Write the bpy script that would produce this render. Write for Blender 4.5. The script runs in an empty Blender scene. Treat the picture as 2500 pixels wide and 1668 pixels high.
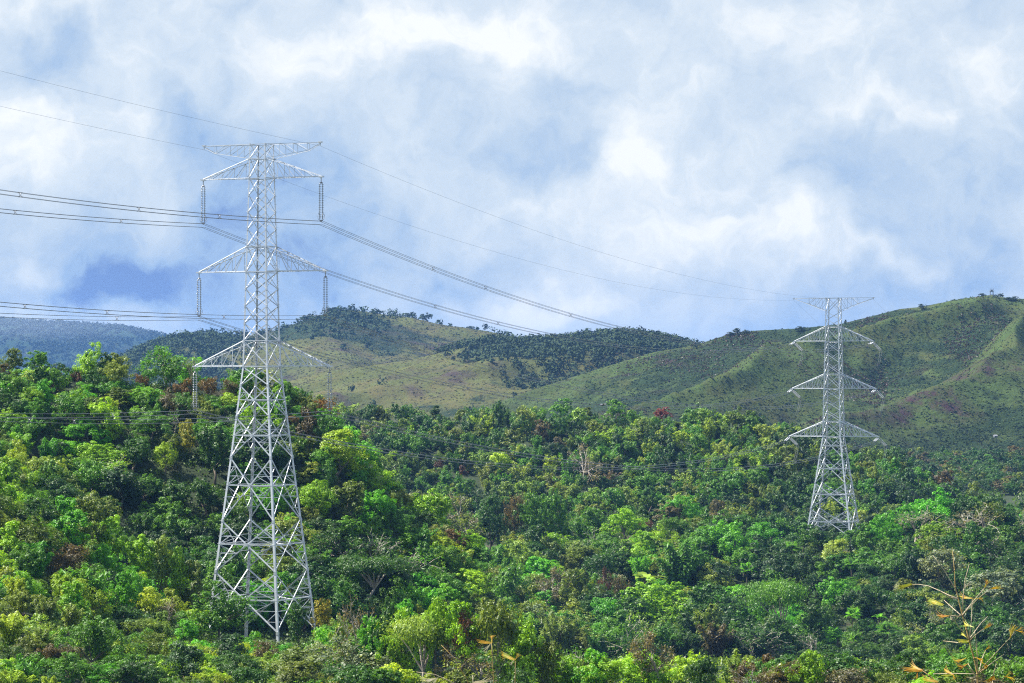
import bpy, math, random
import numpy as np
from mathutils import Vector, Matrix

# ------------------------------------------------------------------ camera, light, exposure
F, CX, HY = 8000.0, 1250.0, 925.0            # focal length, centre column and horizon row of the photo, in photo pixels
scene = bpy.context.scene
C = scene.collection
cam_d = bpy.data.cameras.new('camera'); cam = bpy.data.objects.new('camera', cam_d); C.objects.link(cam)
cam_d.sensor_width = 36.0; cam_d.lens = 36.0 * F / 2500.0
cam_d.shift_y = (HY - 834.0) / 2500.0
cam_d.clip_start = 0.5; cam_d.clip_end = 30000.0
cam.location = (0, 0, 0); cam.rotation_euler = (math.radians(90), 0, 0)
scene.camera = cam
SUN_EL, SUN_AZ = math.radians(52), math.radians(-74)     # azimuth from the view direction: high, to the left, a little beyond the scene
sd = bpy.data.lights.new('sun', 'SUN'); sun = bpy.data.objects.new('sun', sd); C.objects.link(sun)
sd.energy = 5.0; sd.angle = math.radians(0.5); sd.color = (1.0, 0.95, 0.86)
sdir = Vector((math.sin(SUN_AZ) * math.cos(SUN_EL), math.cos(SUN_AZ) * math.cos(SUN_EL), math.sin(SUN_EL)))
sun.rotation_euler = sdir.to_track_quat('Z', 'Y').to_euler()
scene.view_settings.view_transform = 'Standard'; scene.view_settings.look = 'None'
scene.view_settings.exposure = 1.2; scene.view_settings.gamma = 1.0; scene.view_settings.use_curve_mapping = False

def s2l(r, g, b):
    f = lambda c: (c / 12.92 if c <= 0.04045 else ((c + 0.055) / 1.055) ** 2.4)
    return (f(r / 255), f(g / 255), f(b / 255), 1.0)

def ramp(nt, stops, interp='LINEAR'):
    n = nt.nodes.new('ShaderNodeValToRGB'); n.color_ramp.interpolation = interp
    e = n.color_ramp.elements
    while len(e) < len(stops): e.new(0.5)
    for k, (p, c) in enumerate(stops):
        e[k].position = p; e[k].color = c if len(c) == 4 else (*c, 1)
    return n

def math_node(nt, op, a, b=None, c=None):
    n = nt.nodes.new('ShaderNodeMath'); n.operation = op
    for k, v in enumerate((a, b, c)):
        if v is None: continue
        if isinstance(v, (int, float)): n.inputs[k].default_value = v
        else: nt.links.new(v, n.inputs[k])
    return n.outputs[0]

def build_world():
    w = bpy.data.worlds.new('World'); scene.world = w; w.use_nodes = True
    nt = w.node_tree; nt.nodes.clear(); L = nt.links.new
    out = nt.nodes.new('ShaderNodeOutputWorld'); bg = nt.nodes.new('ShaderNodeBackground')
    bg.inputs['Strength'].default_value = 0.1
    L(bg.outputs[0], out.inputs['Surface'])
    sky = nt.nodes.new('ShaderNodeTexSky'); sky.sky_type = 'NISHITA'; sky.sun_disc = False
    sky.sun_elevation = SUN_EL; sky.sun_rotation = SUN_AZ; sky.altitude = 300; sky.ozone_density = 2.5
    tc = nt.nodes.new('ShaderNodeTexCoord')
    sep = nt.nodes.new('ShaderNodeSeparateXYZ'); L(tc.outputs['Generated'], sep.inputs[0])
    az = math_node(nt, 'ARCTAN2', sep.outputs[0], sep.outputs[1])
    el = math_node(nt, 'ARCSINE', sep.outputs[2])
    cmb = nt.nodes.new('ShaderNodeCombineXYZ')                     # unit = 1/8 radian of sky
    L(math_node(nt, 'MULTIPLY', az, 8.0), cmb.inputs[0]); L(math_node(nt, 'MULTIPLY', el, 8.0), cmb.inputs[1])
    # domain warp
    def noise(scale, detail, rough, vec, w3=0.0, lac=2.0):
        n = nt.nodes.new('ShaderNodeTexNoise'); n.noise_dimensions = '3D'
        n.inputs['Scale'].default_value = scale; n.inputs['Detail'].default_value = detail
        n.inputs['Roughness'].default_value = rough; n.inputs['Lacunarity'].default_value = lac
        mp = nt.nodes.new('ShaderNodeVectorMath'); mp.operation = 'ADD'; L(vec, mp.inputs[0]); mp.inputs[1].default_value = (w3, w3 * 0.7, w3)
        L(mp.outputs[0], n.inputs['Vector']); return n
    nw = noise(4.0, 4.0, 0.55, cmb.outputs[0], 3.1)
    sub = nt.nodes.new('ShaderNodeVectorMath'); sub.operation = 'SUBTRACT'; L(nw.outputs['Color'], sub.inputs[0]); sub.inputs[1].default_value = (0.5, 0.5, 0.5)
    scl = nt.nodes.new('ShaderNodeVectorMath'); scl.operation = 'SCALE'; L(sub.outputs[0], scl.inputs[0]); scl.inputs['Scale'].default_value = 0.34
    add = nt.nodes.new('ShaderNodeVectorMath'); add.operation = 'ADD'; L(cmb.outputs[0], add.inputs[0]); L(scl.outputs[0], add.inputs[1])
    P = add.outputs[0]
    total = None
    for (x, y, sx, sy, a) in CLOUDS:
        s1 = nt.nodes.new('ShaderNodeVectorMath'); s1.operation = 'SUBTRACT'; L(P, s1.inputs[0])
        s1.inputs[1].default_value = (math.atan((x - CX) / F) * 8, math.atan((HY - y) / F) * 8, 0)
        s2 = nt.nodes.new('ShaderNodeVectorMath'); s2.operation = 'MULTIPLY'; L(s1.outputs[0], s2.inputs[0])
        s2.inputs[1].default_value = (1000.0 / sx, 1000.0 / sy, 0)
        d = nt.nodes.new('ShaderNodeVectorMath'); d.operation = 'DOT_PRODUCT'; L(s2.outputs[0], d.inputs[0]); L(s2.outputs[0], d.inputs[1])
        g = math_node(nt, 'POWER', math.exp(-1.0), d.outputs['Value'])
        total = math_node(nt, 'MULTIPLY_ADD', g, a, total if total is not None else 0.545)
    n1 = noise(2.6, 7.0, 0.56, P, 7.7)
    n2 = noise(9.0, 5.0, 0.6, P, 1.3)
    v = math_node(nt, 'MULTIPLY_ADD', math_node(nt, 'SUBTRACT', n1.outputs['Fac'], 0.5), 0.72, total)
    v = math_node(nt, 'MULTIPLY_ADD', math_node(nt, 'SUBTRACT', n2.outputs['Fac'], 0.5), 0.34, v)
    # billows: folded noise gives the lit edges of the cloud masses
    n3 = noise(2.3, 8.0, 0.60, P, 4.4)
    fold = math_node(nt, 'ABSOLUTE', math_node(nt, 'SUBTRACT', n3.outputs['Fac'], 0.5))
    v = math_node(nt, 'MULTIPLY_ADD', fold, -1.5, v); v = math_node(nt, 'ADD', v, 0.12)
    k = 10.0
    m = lambda c: (c[0] * k, c[1] * k, c[2] * k, 1)
    # the ramp is kept in 0..1 and multiplied up afterwards
    rp = ramp(nt, [(0.0, s2l(96, 130, 194)), (0.22, s2l(152, 180, 216)), (0.5, s2l(190, 206, 224)), (0.75, s2l(217, 226, 234)), (1.0, s2l(250, 250, 248))])
    L(v, rp.inputs[0])
    mul = nt.nodes.new('ShaderNodeVectorMath'); mul.operation = 'SCALE'; L(rp.outputs[0], mul.inputs[0]); mul.inputs['Scale'].default_value = k * 0.465
    mix = nt.nodes.new('ShaderNodeMix'); mix.data_type = 'RGBA'; 
    L(sky.outputs[0], mix.inputs['A']); L(mul.outputs[0], mix.inputs['B'])
    mr = nt.nodes.new('ShaderNodeMapRange'); mr.interpolation_type = 'SMOOTHSTEP'     # cloud cover thinned overhead, out of view, to cut the fill light
    for nm, q in (('From Min', 0.22), ('From Max', 0.65), ('To Min', 0.93), ('To Max', 0.25)): mr.inputs[nm].default_value = q
    L(el, mr.inputs['Value']); L(mr.outputs[0], mix.inputs['Factor'])
    L(mix.outputs['Result'], bg.inputs['Color'])

CLOUDS = [
    (2150, 680, 420, 110, -0.10), (900, 640, 400, 120, -0.08),    (1750, 330, 900, 420, 0.12), (420, 620, 480, 200, -0.10), (1250, 60, 900, 150, 0.10),
    (130, 115, 130, 90, -0.34), (620, 25, 80, 40, -0.16), (620, 600, 230, 150, -0.30), (330, 700, 150, 70, -0.30), (150, 735, 170, 45, -0.18), (110, 560, 140, 90, -0.14),
    (760, 380, 200, 110, -0.20), (430, 330, 90, 80, -0.14), (1370, 380, 120, 90, -0.16), (1480, 220, 90, 60, -0.10), (1730, 350, 110, 60, -0.14), (2280, 600, 200, 100, -0.26),
    (2010, 420, 140, 70, -0.17), (1650, 720, 160, 50, -0.16), (950, 590, 160, 60, -0.12), (2460, 470, 120, 90, -0.16), (1780, 110, 200, 60, -0.10), (1150, 690, 140, 60, -0.14), (40, 700, 120, 40, -0.12),
    (40, 30, 130, 60, 0.30), (50, 320, 110, 190, 0.30), (260, 280, 110, 110, 0.26), (400, 450, 110, 70, 0.20), (900, 110, 150, 90, 0.26), (1150, 70, 160, 60, 0.22),
    (1420, 70, 140, 60, 0.14), (1540, 390, 130, 110, 0.30), (1270, 300, 100, 80, 0.12), (2180, 290, 130, 60, 0.36), (2420, 190, 120, 120, 0.20), (2000, 60, 160, 60, 0.12), (1880, 590, 180, 60, 0.34),
    (1640, 560, 120, 60, 0.22), (2170, 600, 100, 45, 0.26), (1330, 500, 90, 60, 0.18), (1370, 760, 150, 45, 0.30), (330, 790, 130, 40, 0.16), (60, 650, 110, 40, 0.22), (700, 180, 120, 70, 0.12)]
build_world()
HAZE = (0.00005, (0.22, 0.48, 1.0))     # density per metre and colour of the air

# ------------------------------------------------------------------ small helpers
def col_obj(name, data, parent=None):
    o = bpy.data.objects.new(name, data); C.objects.link(o)
    if parent is not None: o.parent = parent
    return o

def tag(o, label=None, cat=None, group=None, kind=None):
    if label: o['label'] = label
    if cat: o['category'] = cat
    if group: o['group'] = group
    if kind: o['kind'] = kind
    return o

def thing(name, label, cat, loc=(0, 0, 0), rz=0.0, group=None):
    o = bpy.data.objects.new(name, None); o.empty_display_size = 0.5; C.objects.link(o)
    o.location = loc; o.rotation_euler = (0, 0, rz)
    return tag(o, label, cat, group)

def np_mesh(name, verts, faces, mats=(), smooth=False, attr=None):
    """verts n x 3, faces m x k (k constant)"""
    me = bpy.data.meshes.new(name)
    verts = np.asarray(verts, dtype=np.float32); faces = np.asarray(faces, dtype=np.int32)
    k = faces.shape[1]
    me.vertices.add(len(verts)); me.vertices.foreach_set('co', verts.ravel())
    me.loops.add(faces.size); me.loops.foreach_set('vertex_index', faces.ravel())
    me.polygons.add(len(faces)); me.polygons.foreach_set('loop_start', np.arange(0, faces.size, k, dtype=np.int32))
    try: me.polygons.foreach_set('loop_total', np.full(len(faces), k, dtype=np.int32))
    except Exception: pass
    if smooth: me.polygons.foreach_set('use_smooth', np.ones(len(faces), dtype=bool))
    me.update(calc_edges=True); me.validate()
    for m in mats: me.materials.append(m)
    if attr is not None:
        for an, av in attr.items():
            a = me.attributes.new(an, 'FLOAT', 'POINT'); a.data.foreach_set('value', np.asarray(av, dtype=np.float32))
    return me

class MB:
    """collects bars, tubes, lathes"""
    def __init__(self): self.v = []; self.f = []
    def _add(self, vs, fs):
        b = len(self.v); self.v += [tuple(p) for p in vs]; self.f += [tuple(i + b for i in q) for q in fs]
    def angle(self, a, b, w, n, t=None):
        """an L-section steel angle from a to b: one flange lies against the face whose outward normal is n"""
        a = Vector(a); b = Vector(b); d = (b - a)
        if d.length < 1e-6: return
        d.normalize(); n = Vector(n); n = n - d * n.dot(d)
        if n.length < 1e-4:
            n = Vector((0.3, 0.8, 0.5)); n = n - d * n.dot(d)
        n.normalize(); s = d.cross(n); t = t or w * 0.22
        prof = [(-w / 2, 0), (w / 2, 0), (w / 2, t), (-w / 2 + t, t), (-w / 2 + t, w), (-w / 2, w)]
        vs = []
        for p in (a, b):
            for (x, y) in prof: vs.append(p + s * x - n * y)
        fs = [(k, (k + 1) % 6, 6 + (k + 1) % 6, 6 + k) for k in range(6)]
        fs += [(3, 2, 1, 0), (5, 4, 3, 0), (6, 7, 8, 9), (6, 9, 10, 11)]
        self._add(vs, fs)
    def tube(self, pts, rad, sides=5, cap=True):
        pts = [Vector(p) for p in pts]; m = len(pts)
        if not hasattr(rad, '__len__'): rad = [rad] * m
        vs = []; up = Vector((0.13, 0.21, 1)).normalized()
        prev = None
        for i, p in enumerate(pts):
            d = (pts[min(i + 1, m - 1)] - pts[max(i - 1, 0)]).normalized()
            if prev is None:
                r = d.cross(up) if abs(d.dot(up)) < 0.95 else d.cross(Vector((1, 0, 0)))
            else:
                r = prev - d * prev.dot(d)
            r.normalize(); prev = r; q = d.cross(r)
            for k in range(sides):
                t = 2 * math.pi * k / sides
                vs.append(p + (r * math.cos(t) + q * math.sin(t)) * rad[i])
        fs = []
        for i in range(m - 1):
            for k in range(sides):
                k2 = (k + 1) % sides
                fs.append((i * sides + k, i * sides + k2, (i + 1) * sides + k2, (i + 1) * sides + k))
        if cap:
            fs.append(tuple(range(sides - 1, -1, -1))); fs.append(tuple((m - 1) * sides + k for k in range(sides)))
        self._add(vs, fs)
    def lathe(self, a, b, prof, sides=10):
        """prof: (fraction along a->b, radius)"""
        a = Vector(a); b = Vector(b)
        self.tube([a.lerp(b, t) for t, r in prof], [r for t, r in prof], sides)
    def box(self, c, sx, sy, sz, rz=0.0):
        cs, sn = math.cos(rz), math.sin(rz); vs = []
        for x in (-1, 1):
            for y in (-1, 1):
                for z in (-1, 1):
                    X, Y = x * sx / 2, y * sy / 2
                    vs.append((c[0] + X * cs - Y * sn, c[1] + X * sn + Y * cs, c[2] + z * sz / 2))
        self._add(vs, [(0, 1, 3, 2), (4, 6, 7, 5), (0, 4, 5, 1), (2, 3, 7, 6), (0, 2, 6, 4), (1, 5, 7, 3)])
    def poly(self, vs, fs): self._add(vs, fs)
    def mesh(self, name, mat, smooth=False):
        me = bpy.data.meshes.new(name); me.from_pydata(self.v, [], self.f); me.update()
        if smooth: me.polygons.foreach_set('use_smooth', [True] * len(me.polygons))
        me.materials.append(mat); return me
    def build(self, name, mat, parent=None, smooth=False):
        return col_obj(name, self.mesh(name, mat, smooth), parent)

# value noise
_R = np.random.RandomState(11); _T = _R.rand(256, 256)
def vnoise(x, y):
    xi = np.floor(x).astype(int); yi = np.floor(y).astype(int); fx = x - xi; fy = y - yi
    fx = fx * fx * (3 - 2 * fx); fy = fy * fy * (3 - 2 * fy)
    a = _T[xi & 255, yi & 255]; b = _T[(xi + 1) & 255, yi & 255]; c = _T[xi & 255, (yi + 1) & 255]; d = _T[(xi + 1) & 255, (yi + 1) & 255]
    return (a * (1 - fx) + b * fx) * (1 - fy) + (c * (1 - fx) + d * fx) * fy
def fbm(x, y, o=4, rough=0.5):
    s = 0; a = 1.0; t = 0
    for k in range(o):
        s = s + a * (vnoise(x * 2 ** k + 17.3 * k, y * 2 ** k + 9.1 * k) - 0.5); t += a; a *= rough
    return s / t * 2

# ------------------------------------------------------------------ materials
def new_mat(name):
    m = bpy.data.materials.new(name); m.use_nodes = True
    nt = m.node_tree; p = nt.nodes['Principled BSDF']
    return m, nt, p

def leaf_material(name, trans=0.32, rough=0.5, vary=0.5):
    """colour comes from each tree (object colour), with leaf-to-leaf variation"""
    m, nt, p = new_mat(name); L = nt.links.new
    oi = nt.nodes.new('ShaderNodeObjectInfo'); geo = nt.nodes.new('ShaderNodeNewGeometry')
    rp = ramp(nt, [(0.0, (0.55, 0.57, 0.52)), (0.5, (0.93, 0.92, 0.78)), (0.85, (1.22, 1.14, 0.86)), (1.0, (1.55, 1.36, 0.95))])
    L(geo.outputs['Random Per Island'], rp.inputs[0])
    mx = nt.nodes.new('ShaderNodeMix'); mx.data_type = 'RGBA'; mx.blend_type = 'MULTIPLY'; mx.inputs['Factor'].default_value = 1.0
    L(oi.outputs['Color'], mx.inputs['A']); L(rp.outputs[0], mx.inputs['B'])
    # patches of younger and older leaves within a crown
    tc = nt.nodes.new('ShaderNodeTexCoord'); nz = nt.nodes.new('ShaderNodeTexNoise'); nz.noise_dimensions = '4D'; nz.inputs['Scale'].default_value = 3.2; nz.inputs['Detail'].default_value = 3
    L(tc.outputs['Object'], nz.inputs['Vector']); L(math_node(nt, 'MULTIPLY', oi.outputs['Random'], 50.0), nz.inputs['W'])
    r2 = ramp(nt, [(0.32, (0.68, 0.76, 0.85)), (0.5, (0.98, 0.98, 0.95)), (0.68, (1.22, 1.16, 0.9))]); L(nz.outputs['Fac'], r2.inputs[0])
    m2 = nt.nodes.new('ShaderNodeMix'); m2.data_type = 'RGBA'; m2.blend_type = 'MULTIPLY'; m2.inputs['Factor'].default_value = 1.0
    L(mx.outputs['Result'], m2.inputs['A']); L(r2.outputs[0], m2.inputs['B']); mx = m2
    L(mx.outputs['Result'], p.inputs['Base Color'])
    p.inputs['Roughness'].default_value = rough; p.inputs['Specular IOR Level'].default_value = 0.45
    tr = nt.nodes.new('ShaderNodeBsdfTranslucent')
    mt = nt.nodes.new('ShaderNodeMix'); mt.data_type = 'RGBA'; mt.blend_type = 'MULTIPLY'; mt.inputs['Factor'].default_value = 1.0
    L(mx.outputs['Result'], mt.inputs['A']); mt.inputs['B'].default_value = (1.5, 1.45, 0.5, 1)
    L(mt.outputs['Result'], tr.inputs['Color'])
    ms = nt.nodes.new('ShaderNodeMixShader'); ms.inputs[0].default_value = trans
    L(p.outputs[0], ms.inputs[1]); L(tr.outputs[0], ms.inputs[2])
    L(ms.outputs[0], nt.nodes['Material Output'].inputs['Surface'])
    return m

def noise_material(name, stops, scale, detail=6, rough=0.9, bump=0.0, bump_scale=None, metallic=0.0, coord='Object', spec=0.3):
    m, nt, p = new_mat(name); L = nt.links.new
    tc = nt.nodes.new('ShaderNodeTexCoord'); n = nt.nodes.new('ShaderNodeTexNoise')
    n.inputs['Scale'].default_value = scale; n.inputs['Detail'].default_value = detail
    L(tc.outputs[coord], n.inputs['Vector'])
    r = ramp(nt, stops); L(n.outputs['Fac'], r.inputs[0]); L(r.outputs[0], p.inputs['Base Color'])
    p.inputs['Roughness'].default_value = rough; p.inputs['Metallic'].default_value = metallic; p.inputs['Specular IOR Level'].default_value = spec
    if bump:
        n2 = nt.nodes.new('ShaderNodeTexNoise'); n2.inputs['Scale'].default_value = bump_scale or scale * 3; n2.inputs['Detail'].default_value = 5
        L(tc.outputs[coord], n2.inputs['Vector'])
        b = nt.nodes.new('ShaderNodeBump'); b.inputs['Strength'].default_value = 1.0; b.inputs['Distance'].default_value = bump
        L(n2.outputs['Fac'], b.inputs['Height']); L(b.outputs[0], p.inputs['Normal'])
    return m

M_STEEL = noise_material('galvanised_steel', [(0.3, (0.56, 0.59, 0.62)), (0.7, (0.74, 0.76, 0.78))], 1.6, 5, 0.45, metallic=0.1, spec=0.5)
M_WIRE = noise_material('aluminium_wire', [(0.3, (0.22, 0.22, 0.23)), (0.7, (0.34, 0.34, 0.35))], 2.0, 3, 0.5, metallic=0.5)
M_DISC = noise_material('insulator_glass', [(0.3, (0.30, 0.32, 0.34)), (0.7, (0.46, 0.48, 0.50))], 3.0, 3, 0.18, spec=0.7)
M_DISC_LIT = noise_material('insulator_glass_lit', [(0.3, (0.42, 0.44, 0.46)), (0.7, (0.60, 0.61, 0.62))], 3.0, 3, 0.2, spec=0.7)  # same discs, brighter light on low and far strings put into the colour
M_BARK = noise_material('bark', [(0.3, (0.10, 0.075, 0.055)), (0.7, (0.22, 0.18, 0.14))], 3.0, 5, 0.9, bump=0.03)
M_PALE_BARK = noise_material('pale_bark', [(0.3, (0.30, 0.25, 0.20)), (0.7, (0.52, 0.47, 0.40))], 3.0, 5, 0.9, bump=0.03)
M_LEAF = leaf_material('leaves')
M_GRASS = noise_material('hill_grass', [(0.3, (0.8, 0.8, 0.8)), (0.7, (1, 1, 1))], 1.0)
def grass_material():
    nt = M_GRASS.node_tree; p = nt.nodes['Principled BSDF']; L = nt.links.new; oi = nt.nodes.new('ShaderNodeObjectInfo'); geo = nt.nodes.new('ShaderNodeNewGeometry')
    rp = ramp(nt, [(0.0, (0.78, 0.80, 0.80)), (1.0, (1.25, 1.2, 1.1))]); L(geo.outputs['Random Per Island'], rp.inputs[0])
    mx = nt.nodes.new('ShaderNodeMix'); mx.data_type = 'RGBA'; mx.blend_type = 'MULTIPLY'; mx.inputs['Factor'].default_value = 1.0
    L(oi.outputs['Color'], mx.inputs['A']); L(rp.outputs[0], mx.inputs['B']); L(mx.outputs['Result'], p.inputs['Base Color'])
grass_material()
M_FROND = leaf_material('fronds', trans=0.25, rough=0.35)
M_SOIL = noise_material('forest_floor', [(0.3, (0.016, 0.030, 0.010)), (0.6, (0.030, 0.045, 0.015)), (0.75, (0.07, 0.05, 0.03))], 0.12, 8, 0.95, bump=0.3, bump_scale=0.8, coord='Object')
# ------------------------------------------------------------------ terrain: heights along depth, read off the photo
def zy(y, Y): return (HY - y) / F * Y
ALL = 'all'
NODES = [   # (depth, kind, anchors): 'z' = height in metres, 'y' = photo row of the ground there
    (0, 'z', [(0, -1.75)]), (12, 'z', [(0, -2.0)]), (26, 'z', [(0, -4.0)]), (60, 'z', [(0, -10)]), (120, 'z', [(0, -21)]), (230, 'z', [(0, -30)]),
    (300, 'y', [(-900, 1705), (640, 1705), (760, 1718), (3400, 1722)]),
    (345, 'y', [(-900, 1250), (0, 1430), (130, 1485), (250, 1545), (420, 1605), (520, 1628), (640, 1630), (780, 1640), (900, 1740), (1000, 1790), (3400, 1800)]),
    (378, 'y', [(-900, 1000), (0, 1205), (130, 1300), (250, 1395), (420, 1490), (520, 1545), (640, 1562), (780, 1572), (900, 1660), (1000, 1800), (3400, 1830)]),
    (402, 'y', [(-900, 1040), (0, 1245), (130, 1350), (250, 1450), (420, 1545), (520, 1585), (640, 1572), (780, 1582), (900, 1690), (1000, 1800), (3400, 1830)]),
    (430, 'y', [(-900, 1100), (0, 1245), (250, 1480), (420, 1600), (640, 1600), (780, 1600), (900, 1650), (1000, 1730), (1150, 1790), (3400, 1790)]),
    (455, 'y', [(-900, 1080), (0, 1170), (250, 1330), (420, 1400), (640, 1430), (780, 1440), (900, 1470), (1000, 1500), (1150, 1580), (1250, 1720), (3400, 1760)]),
    (500, 'y', [(-900, 860), (0, 928), (100, 932), (260, 940), (400, 943), (560, 952), (700, 995), (780, 1065), (870, 1140), (950, 1230), (1050, 1330), (1150, 1400), (1250, 1520), (1400, 1660), (3400, 1700)]),
    (530, 'y', [(-900, 930), (0, 1010), (400, 1030), (560, 1040), (700, 1080), (870, 1200), (1050, 1380), (1250, 1570), (1400, 1680), (3400, 1700)]),
    (590, 'y', [(-900, 1200), (700, 1250), (900, 1300), (1000, 1420), (1250, 1620), (3400, 1660)]),
    (640, 'y', [(-900, 1220), (780, 1330), (1000, 1480), (1150, 1570), (1300, 1610), (3400, 1610)]),
    (740, 'y', [(-900, 1150), (780, 1200), (1000, 1300), (1150, 1370), (1250, 1365), (1400, 1365), (1500, 1318), (1600, 1292), (1700, 1305), (1800, 1335), (1900, 1350), (2040, 1342), (2100, 1342), (2200, 1312), (2350, 1292), (2450, 1315), (2500, 1325), (3400, 1300)]),
    (775, 'y', [(-900, 1210), (780, 1260), (1000, 1360), (1250, 1420), (1500, 1380), (1600, 1355), (1800, 1390), (2040, 1345), (2200, 1370), (2350, 1350), (3400, 1360)]),
    (840, 'y', [(-900, 1200), (600, 1280), (1000, 1320), (2200, 1335), (3400, 1345)]),
    (930, 'y', [(-900, 1010), (0, 1030), (750, 1018), (900, 1028), (1000, 1038), (1100, 1053), (1200, 1043), (1330, 1028), (1500, 1043), (1600, 1033), (1750, 1048), (1900, 1068), (2000, 1093), (2100, 1123), (2200, 1163), (2300, 1213), (2400, 1253), (2500, 1283), (3400, 1330)]),
    (980, 'y', [(-900, 1080), (750, 1090), (1500, 1115), (2000, 1160), (2200, 1215), (2500, 1290), (3400, 1330)]),
    (1080, 'z', [(0, -39)]), (1350, 'z', [(0, -34)]), (1500, 'z', [(0, -34)]), (2300, 'z', [(0, -34)]), (20000, 'z', [(0, -40)])]
NY = np.array([n[0] for n in NODES], dtype=float)
def ground(px, Y):
    """height of the ground (metres) at photo column px and depth Y"""
    px = np.atleast_1d(np.asarray(px, dtype=float)); Y = np.atleast_1d(np.asarray(Y, dtype=float))
    Zs = []
    for d, k, an in NODES:
        v = np.interp(px, [a[0] for a in an], [a[1] for a in an])
        Zs.append(v if k == 'z' else (HY - v) / F * d)
    Zs = np.array(Zs)
    i = np.clip(np.searchsorted(NY, Y, side='right') - 1, 0, len(NY) - 2)
    t = np.clip((Y - NY[i]) / (NY[i + 1] - NY[i]), 0, 1); t = t * t * (3 - 2 * t) * 0.5 + t * 0.5
    j = np.arange(len(px))
    return Zs[i, j] * (1 - t) + Zs[i + 1, j] * t
def ground_xy(X, Y):
    X = np.atleast_1d(np.asarray(X, dtype=float)); Y = np.atleast_1d(np.asarray(Y, dtype=float))
    px = CX + np.clip(X / np.maximum(Y, 1.0), -0.3, 0.3) * F
    return ground(px, Y) + fbm(X / 14, Y / 14, 3) * np.clip((Y - 60) / 200, 0, 1) * 0.5
def gz(px, Y): return float(ground_xy((px - CX) / F * Y, Y)[0])

def build_terrain():
    ys = np.concatenate([np.array([-30, -10, 0, 4, 8, 12, 18, 26, 40, 60, 90, 120, 170, 230, 270]), np.arange(290, 990, 5), np.arange(1000, 1500, 25), np.array([1500, 1800, 2300, 3000, 4500, 7000, 12000, 20000])]).astype(float)
    nc = 261; c = np.linspace(-1, 1, nc)
    X = c[None, :] * (90 + 0.30 * np.maximum(ys, 0) + 0.00003 * ys * ys)[:, None]; Y = np.repeat(ys[:, None], nc, 1)
    Z = ground_xy(X.ravel(), np.maximum(Y.ravel(), 0.0)).reshape(X.shape)
    V = np.stack([X, Y, Z], -1).reshape(-1, 3); n = len(ys)
    a = (np.arange(n - 1)[:, None] * nc + np.arange(nc - 1)[None, :]).ravel()
    o = col_obj('ground', np_mesh('ground', V, np.stack([a, a + 1, a + nc + 1, a + nc], -1), [M_SOIL], True)); tag(o, kind='structure')
build_terrain()

# ------------------------------------------------------------------ grass hills behind the forest
def hill_material(name, grass, dry, scrub, soil, s=1.0):
    m, nt, p = new_mat(name); L = nt.links.new
    tc = nt.nodes.new('ShaderNodeTexCoord')
    def noise(scale, detail, rough=0.55, stretch=None):
        n = nt.nodes.new('ShaderNodeTexNoise'); n.inputs['Scale'].default_value = scale; n.inputs['Detail'].default_value = detail; n.inputs['Roughness'].default_value = rough
        if stretch:
            mp = nt.nodes.new('ShaderNodeMapping'); mp.inputs['Scale'].default_value = stretch; L(tc.outputs['Object'], mp.inputs[0]); L(mp.outputs[0], n.inputs['Vector'])
        else: L(tc.outputs['Object'], n.inputs['Vector'])
        return n.outputs['Fac']
    def mix(f, a, b):
        x = nt.nodes.new('ShaderNodeMix'); x.data_type = 'RGBA'; L(f, x.inputs['Factor'])
        for k, v in (('A', a), ('B', b)):
            if isinstance(v, tuple): x.inputs[k].default_value = (*v, 1)
            else: L(v, x.inputs[k])
        return x.outputs['Result']
    def step(f, a, b):
        r = ramp(nt, [(a, (0, 0, 0)), (b, (1, 1, 1))]); L(f, r.inputs[0]); return r.outputs[0]
    base = mix(step(noise(0.020 * s, 7), 0.40, 0.62), grass, dry)
    base = mix(step(noise(0.11 * s, 6, 0.7, (1, 0.35, 1)), 0.42, 0.64), base, tuple(c * 1.45 for c in grass))
    at = nt.nodes.new('ShaderNodeAttribute'); at.attribute_name = 'scrub'
    sc = math_node(nt, 'ADD', at.outputs['Fac'], math_node(nt, 'MULTIPLY', math_node(nt, 'SUBTRACT', noise(0.045 * s, 8, 0.68), 0.5), 2.2))
    base = mix(step(sc, 0.34, 0.66), base, scrub)
    pp = math_node(nt, 'MULTIPLY', step(noise(0.013 * s, 5), 0.54, 0.64), step(noise(0.09 * s, 6, 0.7), 0.42, 0.6))
    base = mix(pp, base, soil)
    L(base, p.inputs['Base Color']); p.inputs['Roughness'].default_value = 0.95; p.inputs['Specular IOR Level'].default_value = 0.1
    b = nt.nodes.new('ShaderNodeBump'); b.inputs['Distance'].default_value = 2.2; b.inputs['Strength'].default_value = 1.0
    h = math_node(nt, 'ADD', noise(0.30 * s, 6, 0.7), math_node(nt, 'MULTIPLY', step(sc, 0.5, 0.8), 0.8)); L(h, b.inputs['Height']); L(b.outputs[0], p.inputs['Normal'])
    return m

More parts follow.
